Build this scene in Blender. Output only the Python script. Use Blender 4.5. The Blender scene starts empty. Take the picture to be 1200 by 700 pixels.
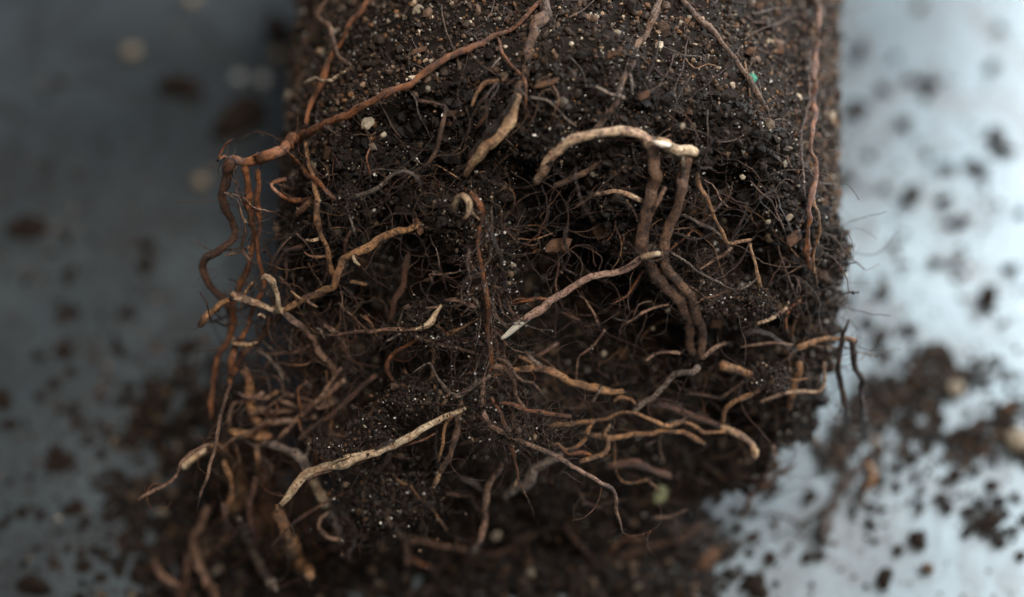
import bpy, math, random
import numpy as np
from mathutils import Vector

random.seed(7); rng = np.random.default_rng(7)
SC = bpy.context.scene
COL = SC.collection
S = 0.01                                   # everything below is computed in centimetres

# ------------------------------------------------------------------ camera
PITCH = math.radians(50)
FOC = 60.0; SENS = 36.0
R0 = 4.5
FWD = np.array([0, math.cos(PITCH), -math.sin(PITCH)])
UP = np.array([0, math.sin(PITCH), math.cos(PITCH)])
RT = np.array([1.0, 0, 0])
CEN = np.array([0.0, 0.0, R0])             # centre of the front end of the root ball
DIST = 27.7
CAMP = CEN - (0.69 * RT - 0.48 * UP + DIST * FWD)
cd = bpy.data.cameras.new('camera'); cam = bpy.data.objects.new('camera', cd); COL.objects.link(cam)
cd.lens = FOC; cd.sensor_width = SENS; cd.clip_start = 0.01; cd.clip_end = 50
cam.location = Vector(CAMP * S); cam.rotation_euler = (math.pi / 2 - PITCH, 0, 0)
cd.dof.use_dof = True; cd.dof.focus_distance = 25.6 * S; cd.dof.aperture_fstop = 5.2
cd.dof.aperture_blades = 7
SC.camera = cam

# ------------------------------------------------------------------ light
w = bpy.data.worlds.new('World'); SC.world = w; w.use_nodes = True
bg = w.node_tree.nodes['Background']
bg.inputs[0].default_value = (0.46, 0.53, 0.66, 1); bg.inputs[1].default_value = 0.055

def area(name, az, el, dist, sx, sy, power, col):
    ld = bpy.data.lights.new(name, 'AREA'); ld.shape = 'RECTANGLE'; ld.size = sx; ld.size_y = sy
    ld.energy = power; ld.color = col
    o = bpy.data.objects.new(name, ld); COL.objects.link(o)
    a, e = math.radians(az), math.radians(el)
    p = Vector((math.sin(a) * math.cos(e), math.cos(a) * math.cos(e), math.sin(e))) * dist
    o.location = p
    o.rotation_euler = (-p).to_track_quat('-Z', 'Y').to_euler()
    return o
area('window_light', 57, 30, 1.0, 0.9, 0.5, 24.0, (0.95, 0.985, 1.0))
area('overhead_fill', 130, 72, 1.1, 0.3, 0.3, 14.5, (1.0, 0.95, 0.88))  # added fill from above to brighten roots and soil
area('front_fill', 175, 62, 1.2, 0.4, 0.4, 4.0, (1.0, 0.92, 0.82))  # added weak fill from the camera side
vs = SC.view_settings
vs.view_transform = 'Standard'; vs.look = 'None'; vs.exposure = 0.0; vs.gamma = 1

# ------------------------------------------------------------------ helpers
def ray(px, py):
    d = FWD + RT * ((px - 600) / 1200 * SENS / FOC) - UP * ((py - 350) / 1200 * SENS / FOC)
    return d
def table_pt(px, py, z=0.0):
    d = ray(px, py); t = (z - CAMP[2]) / d[2]
    return CAMP + d * t
def rad_at(y): return R0 + np.clip(y, -1, 20) * 0.062
def cx_at(y): return np.clip(y, -1, 20) * 0.048
def tilt(z): return np.where(z > R0, 0.13, 0.42) * (z - R0)
def face_y(x, z):                          # the smooth front end: domed, its top leaning back
    r2 = (x ** 2 + (z - R0) ** 2) / R0 ** 2
    return -0.55 * (1 - np.minimum(r2, 1.3)) + tilt(z)
def hit(px, py):
    """point where the view ray meets the smooth root ball (or the plane of its front end)"""
    d = ray(px, py)
    t0 = 20.0; last = None
    fine = False; t = t0 - 0.4; i = 0
    while i < 400:
        i += 1; t += 0.05 if fine else 0.4
        p = CAMP + d * t
        fy = face_y(p[0], p[2])
        if p[1] > fy:
            r = math.hypot(p[0] - cx_at(p[1]), p[2] - rad_at(p[1]))
            if r < rad_at(p[1]):
                if fine: return p, True
                fine = True; t -= 0.45; continue
        if p[2] < 0.15: break
    # miss: plane of the front end
    for i in range(300):
        p = CAMP + d * (t0 + i * 0.1)
        if p[1] > tilt(p[2]) + 0.1 or p[2] < 0.15: return p, False
    return p, False
def P(px, py, off=0.0):
    p, ok = hit(px, py)
    d = ray(px, py); d = d / np.linalg.norm(d)
    return p - d * off
def FP(px, py, off):                       # the same, gathered towards the front of the tangle
    p = P(px, py, off); dep = float(np.dot(p - CAMP, FWD))
    return CAMP + (p - CAMP) * (1 + 0.5 * (25.6 - dep) / dep) if dep < 28.8 else p
def face_xz(px, py):
    d = ray(px, py); t = -CAMP[1] / d[1]; p = CAMP + d * t
    return p[0], p[2]

# vectorised gradient-free value noise
def _h(ix, iy, iz, seed):
    n = (ix.astype(np.int64) * 374761393 + iy.astype(np.int64) * 668265263 + iz.astype(np.int64) * 2147483647 + seed * 974711) & 0x7fffffff
    n = (n ^ (n >> 13)) * 1274126177 & 0x7fffffff
    n = (n ^ (n >> 16)) * 668265263 & 0x7fffffff
    n = n ^ (n >> 15)
    return (n & 0xffff) / 32768.0 - 1.0
def vnoise(p, seed=0):
    i = np.floor(p).astype(np.int64); f = p - i; f = f * f * (3 - 2 * f)
    r = 0
    for a in (0, 1):
        for b in (0, 1):
            for c in (0, 1):
                wgt = (f[:, 0] if a else 1 - f[:, 0]) * (f[:, 1] if b else 1 - f[:, 1]) * (f[:, 2] if c else 1 - f[:, 2])
                r = r + wgt * _h(i[:, 0] + a, i[:, 1] + b, i[:, 2] + c, seed)
    return r
def fbm(p, octs=4, seed=0, gain=0.55):
    r = 0; a = 1; s = 1
    for k in range(octs):
        r = r + a * vnoise(p * s + 17.3 * k, seed + k); a *= gain; s *= 2.03
    return r

def mesh_np(name, V, F, mats, smooth=False, col=None, uv=None, sides=None):
    """V (n,3) in cm, F (m,k) all faces with k corners"""
    me = bpy.data.meshes.new(name)
    F = np.asarray(F, dtype=np.int32); k = F.shape[1]
    me.vertices.add(len(V)); me.vertices.foreach_set('co', (np.asarray(V, dtype=np.float32) * S).ravel())
    me.loops.add(F.size); me.loops.foreach_set('vertex_index', F.ravel())
    me.polygons.add(len(F)); me.polygons.foreach_set('loop_start', np.arange(0, F.size, k, dtype=np.int32))
    if smooth: me.polygons.foreach_set('use_smooth', np.ones(len(F), dtype=bool))
    else: me.polygons.foreach_set('use_smooth', np.zeros(len(F), dtype=bool))
    if uv is not None:
        l = me.uv_layers.new(name='UVMap'); l.data.foreach_set('uv', np.asarray(uv, dtype=np.float32)[F.ravel()].ravel())
    me.update(calc_edges=True)
    if col is not None:
        a = me.attributes.new('col', 'FLOAT_COLOR', 'POINT')
        c = np.ones((len(V), 4), dtype=np.float32); c[:, :3] = col
        a.data.foreach_set('color', c.ravel())
    me.materials.append(mats)
    return me
def link(name, me, parent=None, base=None):
    o = bpy.data.objects.new(name, me); COL.objects.link(o)
    if parent is not None: o.parent = parent
    return o
def tag(o, label=None, cat=None, group=None, kind=None):
    if label: o['label'] = label
    if cat: o['category'] = cat
    if group: o['group'] = group
    if kind: o['kind'] = kind
    return o

# ------------------------------------------------------------------ materials
def newmat(name):
    m = bpy.data.materials.new(name); m.use_nodes = True
    nt = m.node_tree; b = nt.nodes['Principled BSDF']
    return m, nt, b
def node(nt, t, **kw):
    n = nt.nodes.new(t)
    for k, v in kw.items(): setattr(n, k, v)
    return n
def mixc(nt, fac, a, b, mode='MIX'):
    n = node(nt, 'ShaderNodeMix', data_type='RGBA', blend_type=mode)
    for s, v in ((n.inputs[0], fac), (n.inputs[6], a), (n.inputs[7], b)):
        if isinstance(v, (int, float)): s.default_value = v
        elif isinstance(v, tuple): s.default_value = (*v, 1) if len(v) == 3 else v
        else: nt.links.new(v, s)
    return n.outputs[2]
def noise(nt, vec, scale, detail=4, rough=0.55, dist=0.0):
    n = node(nt, 'ShaderNodeTexNoise'); n.inputs['Scale'].default_value = scale
    n.inputs['Detail'].default_value = detail; n.inputs['Roughness'].default_value = rough
    n.inputs['Distortion'].default_value = dist
    nt.links.new(vec, n.inputs['Vector']); return n.outputs['Fac']
def ramp(nt, fac, stops):
    r = node(nt, 'ShaderNodeValToRGB'); e = r.color_ramp.elements
    e[0].position = stops[0][0]; e[0].color = (*stops[0][1], 1)
    e[1].position = stops[-1][0]; e[1].color = (*stops[-1][1], 1)
    for p, c in stops[1:-1]:
        x = e.new(p); x.color = (*c, 1)
    nt.links.new(fac, r.inputs[0]); return r.outputs[0]

def table_mat():
    m, nt, b = newmat('galvanised_table')
    tc = node(nt, 'ShaderNodeTexCoord').outputs['Object']
    n1 = noise(nt, tc, 14, 4, 0.6); n2 = noise(nt, tc, 90, 3, 0.6); n3 = noise(nt, tc, 420, 2, 0.6)
    c = ramp(nt, n1, [(0.3, (0.20, 0.24, 0.265)), (0.7, (0.30, 0.355, 0.38))])
    c = mixc(nt, ramp(nt, n2, [(0.55, (0, 0, 0)), (0.75, (0.35, 0.35, 0.35))]), c, (0.20, 0.21, 0.22))
    n4 = noise(nt, tc, 55, 7, 0.75, 0.8); n5 = noise(nt, tc, 700, 2, 0.5)
    c = mixc(nt, ramp(nt, n4, [(0.42, (0, 0, 0)), (0.62, (0.75, 0.75, 0.75))]), c, (0.15, 0.15, 0.155))
    c = mixc(nt, ramp(nt, n5, [(0.66, (0, 0, 0)), (0.72, (0.6, 0.6, 0.6))]), c, (0.06, 0.045, 0.035))
    nt.links.new(c, b.inputs['Base Color'])
    b.inputs['Metallic'].default_value = 0.94
    r = ramp(nt, n1, [(0.3, (0.35, 0.35, 0.35)), (0.75, (0.46, 0.46, 0.46))])
    nt.links.new(r, b.inputs['Roughness'])
    bu = node(nt, 'ShaderNodeBump'); bu.inputs['Strength'].default_value = 0.12; bu.inputs['Distance'].default_value = 0.0006
    nt.links.new(n3, bu.inputs['Height']); nt.links.new(bu.outputs[0], b.inputs['Normal'])
    return m
def soil_mat(name, use_attr, base=(0.020, 0.0135, 0.010), hi=(0.06, 0.040, 0.028), spec=0.15, rough=0.8):
    m, nt, b = newmat(name)
    tc = node(nt, 'ShaderNodeTexCoord').outputs['Object']
    n1 = noise(nt, tc, 900, 5, 0.65)
    if use_attr:
        a = node(nt, 'ShaderNodeAttribute', attribute_name='col').outputs['Color']
        f = ramp(nt, n1, [(0.25, (0.55, 0.55, 0.55)), (0.75, (1.35, 1.3, 1.25))])
        c = mixc(nt, 1.0, a, f, 'MULTIPLY')
    else:
        c = ramp(nt, n1, [(0.35, base), (0.72, hi)])
    nt.links.new(c, b.inputs['Base Color'])
    b.inputs['Roughness'].default_value = rough
    b.inputs['Specular IOR Level'].default_value = spec
    n2 = noise(nt, tc, 2600, 3, 0.7)
    bu = node(nt, 'ShaderNodeBump'); bu.inputs['Strength'].default_value = 0.7; bu.inputs['Distance'].default_value = 0.0003
    nt.links.new(n2, bu.inputs['Height']); nt.links.new(bu.outputs[0], b.inputs['Normal'])
    return m
def root_mat(name, c1, c2, spot, spot_amt=0.5, rough=0.5, sss=0.0):
    """c1/c2 vary along the root, fine wrinkles run along it, dark flecks of skin and soil sit on it"""
    m, nt, b = newmat(name)
    uv = node(nt, 'ShaderNodeUVMap').outputs['UV']; tc = node(nt, 'ShaderNodeTexCoord').outputs['Object']
    mp = node(nt, 'ShaderNodeMapping'); mp.inputs['Scale'].default_value = (3.0, 3.5, 1)
    nt.links.new(uv, mp.inputs['Vector'])
    n1 = noise(nt, tc, 330, 4, 0.6, 0.4); nl = noise(nt, mp.outputs[0], 4.0, 4, 0.65)
    n2 = noise(nt, tc, 2300, 4, 0.7)
    c = mixc(nt, ramp(nt, n1, [(0.36, (0, 0, 0)), (0.64, (1, 1, 1))]), c1, c2)
    c = mixc(nt, ramp(nt, nl, [(0.35, (0.5, 0.5, 0.5)), (0.6, (0, 0, 0))]), c, spot)
    lo = 0.655 - 0.22 * spot_amt
    n3 = noise(nt, tc, 520, 3, 0.6)
    c = mixc(nt, ramp(nt, n3, [(0.50, (0, 0, 0)), (0.60, (1.25 * spot_amt,) * 3)]), c, spot)
    c = mixc(nt, ramp(nt, n2, [(lo, (0, 0, 0)), (lo + 0.05, (0.9, 0.9, 0.9))]), c, spot)
    nt.links.new(c, b.inputs['Base Color'])
    nt.links.new(ramp(nt, n2, [(0.4, (rough - .2,) * 3), (0.62, (rough + .25,) * 3)]), b.inputs['Roughness'])
    if sss:
        b.inputs['Subsurface Weight'].default_value = sss; b.inputs['Subsurface Scale'].default_value = 0.0006
    bu = node(nt, 'ShaderNodeBump'); bu.inputs['Strength'].default_value = 0.9; bu.inputs['Distance'].default_value = 0.0005
    mp2 = node(nt, 'ShaderNodeMapping'); mp2.inputs['Scale'].default_value = (2.0, 7.0, 1)
    nt.links.new(uv, mp2.inputs['Vector'])
    h = noise(nt, mp2.outputs[0], 3.0, 4, 0.7)
    nt.links.new(h, bu.inputs['Height']); nt.links.new(bu.outputs[0], b.inputs['Normal'])
    return m
DK = (0.022, 0.011, 0.008)
M = {
    'pale': root_mat('pale_root_skin', (0.70, 0.51, 0.33), (0.42, 0.24, 0.14), (0.06, 0.028, 0.02), 0.62, 0.42, 0.15),
    'cream': root_mat('cream_root_skin', (0.70, 0.56, 0.38), (0.45, 0.30, 0.17), (0.13, 0.06, 0.03), 0.5, 0.5, 0.1),
    'white': root_mat('white_root_tip', (0.86, 0.80, 0.68), (0.82, 0.75, 0.62), (0.7, 0.6, 0.48), 0.02, 0.35, 0.25),
    'yellow': root_mat('yellow_root_flesh', (0.55, 0.36, 0.20), (0.30, 0.155, 0.075), (0.05, 0.025, 0.015), 0.5, 0.45, 0.1),
    'rose': root_mat('rosy_root_skin', (0.50, 0.32, 0.235), (0.27, 0.145, 0.105), (0.05, 0.024, 0.018), 0.5, 0.42, 0.1),
    'tan': root_mat('tan_root_skin', (0.42, 0.215, 0.088), (0.17, 0.074, 0.032), DK, 0.5, 0.5),
    'orange': root_mat('orange_brown_root_skin', (0.31, 0.112, 0.038), (0.11, 0.04, 0.017), DK, 0.45, 0.42),
    'pink': root_mat('pinkish_root_skin', (0.33, 0.19, 0.12), (0.13, 0.064, 0.04), DK, 0.55, 0.5),
    'purple': root_mat('purple_brown_root_bark', (0.20, 0.108, 0.06), (0.085, 0.044, 0.026), (0.02, 0.011, 0.009), 0.55, 0.6),
    'brown': root_mat('brown_root_skin', (0.13, 0.057, 0.030), (0.055, 0.024, 0.014), DK, 0.5, 0.45),
    'dark': root_mat('dark_root_skin', (0.045, 0.024, 0.017), (0.018, 0.010, 0.008), (0.008, 0.005, 0.004), 0.5, 0.45),
    'grey': root_mat('greyish_root_skin', (0.27, 0.21, 0.165), (0.13, 0.09, 0.07), DK, 0.6, 0.55),
    'table': table_mat(),
    'core': soil_mat('damp_potting_soil', False, (0.005, 0.0036, 0.0028), (0.015, 0.0098, 0.007)),
    'crumb': soil_mat('soil_crumbs', True, spec=0.22, rough=0.65),
    'grit': soil_mat('pale_grit_and_glint', True, spec=0.5, rough=0.35),
    'clod': soil_mat('loose_soil_clod', False, (0.009, 0.0065, 0.005), (0.032, 0.020, 0.014)),
    'stone': soil_mat('pale_grit_stone', False, (0.12, 0.09, 0.06), (0.30, 0.25, 0.18), 0.4, 0.6),
    'bark': soil_mat('brown_bark_chip', False, (0.035, 0.017, 0.009), (0.11, 0.05, 0.022), 0.3, 0.7),
    'green': soil_mat('green_granule', False, (0.02, 0.16, 0.10), (0.04, 0.26, 0.17), 0.4, 0.5),
    'leaf': soil_mat('pale_green_fleck', False, (0.09, 0.095, 0.045), (0.15, 0.155, 0.075), 0.4, 0.5),
}

# ------------------------------------------------------------------ table
def make_table():
    n = 60
    xs = np.linspace(-60, 60, n); ys = np.linspace(-30, 70, n)
    X, Y = np.meshgrid(xs, ys, indexing='ij'); V = np.stack([X.ravel(), Y.ravel(), np.zeros(X.size)], 1)
    idx = np.arange(n * n).reshape(n, n)
    F = np.stack([idx[:-1, :-1].ravel(), idx[1:, :-1].ravel(), idx[1:, 1:].ravel(), idx[:-1, 1:].ravel()], 1)
    top = len(V)
    # a folded-down edge gives the sheet its thickness
    c = [(-60, -30), (60, -30), (60, 70), (-60, 70)]
    o = link('table_top', mesh_np('table_top', V, F, M['table'], True)); tag(o, kind='structure')
    Vs = []; Fs = []
    for i in range(4):
        (x0, y0), (x1, y1) = c[i], c[(i + 1) % 4]; b = len(Vs)
        Vs += [(x0, y0, -0.01), (x1, y1, -0.01), (x1, y1, -3), (x0, y0, -3)]; Fs.append((b, b + 3, b + 2, b + 1))
    e = link('table_edge', mesh_np('table_edge', np.array(Vs, float), Fs, M['table']), o)
make_table()

# ------------------------------------------------------------------ the root ball
ball = bpy.data.objects.new('root_ball', None); COL.objects.link(ball); ball.empty_display_size = 0.03
tag(ball, 'tapered potted-plant root ball of dark soil lying on its side, roots sprouting from its end', 'root ball')

pits = [(700, 375, 1.0, 2.6), (630, 250, 0.7, 0.9), (480, 200, 0.8, 1.4), (760, 430, 0.9, 1.5), (620, 560, 0.9, 0.9), (760, 540, 0.9, 0.8), (680, 470, 0.6, 0.8), (460, 320, 0.8, 1.8), (740, 270, 0.4, 0.6), (880, 330, 0.4, 0.5),
        (560, 165, 0.55, 0.5), (840, 400, 0.5, 0.7), (650, 330, 0.8, 1.8), (400, 400, 0.8, 1.5), (340, 330, 0.6, 1.0), (430, 470, 0.7, 1.0), (850, 470, 0.5, 0.6)]
pit_xz = [(*face_xz(a, b), r, d) for a, b, r, d in pits]
def make_core():
    nj = 420
    prof = []                               # (radial fraction, axial position kind)
    for r in np.linspace(0.002, 0.93, 110): prof.append((r, 'f', 0))
    for a in np.linspace(0, math.pi / 2, 14)[1:]: prof.append((0.93 + 0.07 * math.sin(a), 'c', 0.32 * (1 - math.cos(a))))
    for y in np.linspace(0.36, 15, 300): prof.append((1.0, 's', y))
    for r in np.linspace(0.97, 0.002, 16): prof.append((r, 'b', 15.02))
    th = np.linspace(0, 2 * math.pi, nj, endpoint=False)
    V = []; N = []; FW = []
    for r, k, y in prof:
        if k in 'fc':
            x = r * R0 * np.sin(th); z = R0 + r * R0 * np.cos(th)
            yy = face_y(x, z) + y
            n = np.stack([r * 0.25 * np.sin(th), -np.ones(nj), r * 0.25 * np.cos(th)], 1)
            if k == 'c':
                t = (r - 0.93) / 0.07; n = np.stack([t * np.sin(th), -(1 - t) * np.ones(nj), t * np.cos(th)], 1)
            fw = np.ones(nj)
        else:
            yb = y + tilt(R0 + R0 * np.cos(th)) * max(0, 1 - y / 6)
            R = rad_at(yb); x = cx_at(yb) + r * R * np.sin(th); z = R + r * R * np.cos(th); yy = yb
            n = np.stack([np.sin(th), np.zeros(nj), np.cos(th)], 1) if k == 's' else np.tile([0, 1.0, 0], (nj, 1))
            fw = np.ones(nj) * max(0, 1 - y / 1.2)
        V.append(np.stack([x, yy, z], 1)); N.append(n); FW.append(fw)
    V = np.concatenate(V); N = np.concatenate(N); FW = np.concatenate(FW)
    N /= np.linalg.norm(N, axis=1)[:, None]
    d = 0.10 * fbm(V * 1.3, 3, 5) + 0.055 * fbm(V * 5, 4, 11) + 0.03 * vnoise(V * 17, 31)
    d += FW * (0.36 * fbm(V * 1.1, 3, 77) + 0.12 * vnoise(V * 3.4, 9) - 0.15)
    for (x, z, r, dep) in pit_xz:
        q = np.exp(-(((V[:, 0] - x) ** 2 + (V[:, 2] - z) ** 2) / (r * r)) ** 1.3)
        d -= q * dep * FW * np.where(V[:, 1] < 1.2, 1, 0)
    V = V + N * d[:, None]
    V[:, 2] = np.maximum(V[:, 2], 0.01)
    m = len(prof); idx = np.arange(m * nj).reshape(m, nj); nx = np.roll(idx, -1, axis=1)
    F = np.stack([idx[:-1].ravel(), idx[1:].ravel(), nx[1:].ravel(), nx[:-1].ravel()], 1)
    me = mesh_np('soil_core', V, F, M['core'], True)
    link('soil_core', me, ball)
    return V, F
CV, CF = make_core()

# crumb factory --------------------------------------------------------------
_ph = (1 + 5 ** .5) / 2
ICO_V = np.array([(-1, _ph, 0), (1, _ph, 0), (-1, -_ph, 0), (1, -_ph, 0), (0, -1, _ph), (0, 1, _ph), (0, -1, -_ph), (0, 1, -_ph), (_ph, 0, -1), (_ph, 0, 1), (-_ph, 0, -1), (-_ph, 0, 1)], float)
ICO_V /= np.linalg.norm(ICO_V[0])
ICO_F = np.array([(0, 11, 5), (0, 5, 1), (0, 1, 7), (0, 7, 10), (0, 10, 11), (1, 5, 9), (5, 11, 4), (11, 10, 2), (10, 7, 6), (7, 1, 8), (3, 9, 4), (3, 4, 2), (3, 2, 6), (3, 6, 8), (3, 8, 9), (4, 9, 5), (2, 4, 11), (6, 2, 10), (8, 6, 7), (9, 8, 1)])
OCT_V = np.array([(1, 0, 0), (-1, 0, 0), (0, 1, 0), (0, -1, 0), (0, 0, 1), (0, 0, -1)], float)
OCT_F = np.array([(0, 2, 4), (2, 1, 4), (1, 3, 4), (3, 0, 4), (2, 0, 5), (1, 2, 5), (3, 1, 5), (0, 3, 5)])
def rand_rot(n):
    q = rng.normal(size=(n, 4)); q /= np.linalg.norm(q, axis=1)[:, None]
    a, b, c, d = q.T
    return np.stack([np.stack([1 - 2 * (c * c + d * d), 2 * (b * c - a * d), 2 * (b * d + a * c)], 1),
                     np.stack([2 * (b * c + a * d), 1 - 2 * (b * b + d * d), 2 * (c * d - a * b)], 1),
                     np.stack([2 * (b * d - a * c), 2 * (c * d + a * b), 1 - 2 * (b * b + c * c)], 1)], 1)
def crumbs(name, pos, size, cols, mat, octa=False, jit=0.35, aniso=(0.6, 1.5), smooth=False):
    n = len(pos); BV, BF = (OCT_V, OCT_F) if octa else (ICO_V, ICO_F); k = len(BV)
    L = BV[None] * (1 + rng.uniform(-jit, jit, (n, k, 1)))
    L = L * rng.uniform(*aniso, (n, 1, 3))
    L = np.einsum('nij,nkj->nki', rand_rot(n), L) * size[:, None, None]
    V = (L + pos[:, None, :]).reshape(-1, 3)
    F = (BF[None] + (np.arange(n) * k)[:, None, None]).reshape(-1, 3)
    C = np.repeat(cols, k, axis=0)
    return mesh_np(name, V, F, mat, smooth, col=C)
def soil_cols(n, bright=1.0):
    pal = np.array([(0.017, 0.011, 0.008), (0.028, 0.018, 0.013), (0.050, 0.032, 0.023), (0.085, 0.052, 0.035), (0.15, 0.075, 0.035), (0.25, 0.17, 0.11), (0.42, 0.35, 0.27)])
    pr = np.array([.25, .31, .22, .12, .05, .035, .015])
    c = pal[rng.choice(len(pal), n, p=pr / pr.sum())] * rng.uniform(0.7, 1.3, (n, 1)) * bright
    return np.clip(c, 0, 0.8)

# sample the visible core surface
cent = CV[CF].mean(1)
e1 = CV[CF[:, 2]] - CV[CF[:, 0]]; e2 = CV[CF[:, 3]] - CV[CF[:, 1]]
nrm = np.cross(e1, e2); ar = np.linalg.norm(nrm, axis=1) / 2; nrm = nrm / (2 * ar[:, None] + 1e-12)
outw = cent - np.array([0, 6, R0]); sgn = np.sign((nrm * outw).sum(1)); nrm = nrm * sgn[:, None]
# the part that can be seen from the photograph and a step to either side
facew = cent[:, 1] < 0.75 + tilt(cent[:, 2])
vis = (cent[:, 1] < 11) & ((cent[:, 2] > 2.5) | facew)
def sample(n, mask):
    p = ar * mask; p = p / p.sum()
    f = rng.choice(len(CF), n, p=p)
    u = rng.random((n, 1)); v = rng.random((n, 1))
    A, B, C, D = (CV[CF[f, i]] for i in range(4))
    q = A * (1 - u) * (1 - v) + B * u * (1 - v) + C * u * v + D * (1 - u) * v
    return q, nrm[f]
def add_ball_crumbs():
    n1 = 50000; p, nn = sample(n1, vis & ~facew); sz = np.clip(rng.lognormal(-3.74, 0.45, n1), 0.012, 0.085)
    p = p + nn * (sz * rng.uniform(0.1, 0.9, n1))[:, None]
    c = soil_cols(n1, 0.95)
    tag(link('soil_crumbs', crumbs('soil_crumbs', p, sz, c, M['crumb']), ball), kind='stuff')
    n2 = 30000; p, nn = sample(n2, vis & facew); sz = np.clip(rng.lognormal(-3.6, 0.5, n2), 0.010, 0.11)
    p = p + nn * (sz * rng.uniform(0.1, 1.6, n2))[:, None]
    tag(link('soil_crumbs', crumbs('soil_crumbs_end', p, sz, soil_cols(n2, 0.25), M['crumb']), ball), kind='stuff')  # same soil, colour darkened to put the end's shade into it
    # pale mineral specks, their pale colour also standing in for wet sparkle
    n3 = 15000; p, nn = sample(n3, vis); sz = np.clip(rng.lognormal(-4.5, 0.42, n3), 0.006, 0.03)
    p = p + nn * (sz + rng.uniform(0.01, 0.08, n3))[:, None]
    c = np.array([(0.5, 0.47, 0.42), (0.34, 0.25, 0.16), (0.7, 0.68, 0.63), (0.30, 0.14, 0.05)])[rng.choice(4, n3, p=[.38, .24, .28, .10])] * rng.uniform(.5, 1.1, (n3, 1)) * np.where(p[:, 1:2] > 1.0, .5, 1)
    tag(link('grit_and_glints', crumbs('grit_and_glints', p, sz, c, M['grit'], True), ball), kind='stuff')
add_ball_crumbs()

# ------------------------------------------------------------------ roots
def catmull(pts, step=0.07):
    pts = np.asarray(pts, float)
    P_ = np.vstack([2 * pts[0] - pts[1], pts, 2 * pts[-1] - pts[-2]])
    out = []
    for i in range(1, len(P_) - 2):
        a, b, c, d = P_[i - 1:i + 3]; L = np.linalg.norm((c - b)[:3]); n = max(2, int(L / step))
        for t in np.arange(n) / n:
            out.append(0.5 * ((2 * b) + (c - a) * t + (2 * a - 5 * b + 4 * c - d) * t * t + (3 * b - a - 3 * c + d) * t ** 3))
    out.append(P_[-2]); return np.array(out)
ROOT_PATHS = []                             # (points, radii) for crumbs and hairs to sit on
def tube(name, pts, rad, mat, sides=8, wig=0.0, lump=0.10, tip=True):
    """pts (n,3) cm, rad (n,) cm -> mesh"""
    n = len(pts)
    seed = int(rng.integers(1, 9999))
    if wig:
        env = np.minimum(1, np.minimum(np.arange(n), np.arange(n)[::-1]) / 4)
        for k in range(3):
            pts[:, k] += wig * env * (vnoise(pts * 2.2 + k * 9, seed) + 0.5 * vnoise(pts * 6 + k * 5, seed + 3))
    if wig and n > 6:                       # kinks, and swellings where rootlets leave
        e2 = np.minimum(1, np.minimum(np.arange(n), np.arange(n)[::-1]) / 5)
        for k in range(3):
            pts[:, k] += e2 * np.minimum(rad, .09) * (.75 * vnoise(pts * 4.1 + k * 3, seed + 21) + .35 * vnoise(pts * 10 + k * 3, seed + 22))
        rad = rad.copy()
        for _ in range(max(1, n // 16)):
            c_ = random.uniform(0, n); rad *= 1 + random.uniform(.1, .38) * np.exp(-((np.arange(n) - c_) / random.uniform(1, 2.2)) ** 2)
    T = np.gradient(pts, axis=0); T /= np.linalg.norm(T, axis=1)[:, None] + 1e-9
    a = np.cross(T[0], [0.3, 0.5, 0.8]); a /= np.linalg.norm(a)
    A = [a]
    for i in range(1, n):
        a = A[-1] - T[i] * np.dot(A[-1], T[i]); a /= np.linalg.norm(a) + 1e-9; A.append(a)
    A = np.array(A); B = np.cross(T, A)
    r = rad * (1 + lump * vnoise(pts * 4.5, seed + 7) + lump * 0.9 * vnoise(pts * 11, seed + 8))
    th = np.linspace(0, 2 * math.pi, sides, endpoint=False)
    rr = r[:, None] * (1 + lump * 0.6 * vnoise(np.stack([np.tile(np.cos(th) * 1.5, n), np.tile(np.sin(th) * 1.5, n), np.repeat(np.arange(n) * 0.25, sides)], 1), seed).reshape(n, sides))
    V = pts[:, None] + A[:, None] * (np.cos(th)[None, :, None] * rr[..., None]) + B[:, None] * (np.sin(th)[None, :, None] * rr[..., None])
    s = np.concatenate([[0], np.cumsum(np.linalg.norm(np.diff(pts, axis=0), axis=1))])
    uv = np.stack([np.repeat(s, sides), np.tile(np.abs(th / math.pi - 1) * 0.5, n)], 1)
    V = V.reshape(-1, 3)
    V = np.vstack([V, pts[0] - T[0] * r[0] * 0.6, pts[-1] + T[-1] * r[-1] * 0.6]); uv = np.vstack([uv, [0, 0], [s[-1], 0]])
    idx = np.arange(n * sides).reshape(n, sides); nx = np.roll(idx, -1, 1)
    F = np.stack([idx[:-1].ravel(), nx[:-1].ravel(), nx[1:].ravel(), idx[1:].ravel()], 1)
    c0 = n * sides
    caps = [(idx[0, j], c0, c0, nx[0, j]) for j in range(0)]
    F3 = np.concatenate([np.stack([F[:, 0], F[:, 1], F[:, 2]], 1), np.stack([F[:, 0], F[:, 2], F[:, 3]], 1),
                         np.stack([nx[0], idx[0], np.full(sides, c0)], 1), np.stack([idx[-1], nx[-1], np.full(sides, c0 + 1)], 1)])
    return mesh_np(name, V, F3, mat, True, uv=uv), pts, r
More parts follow.
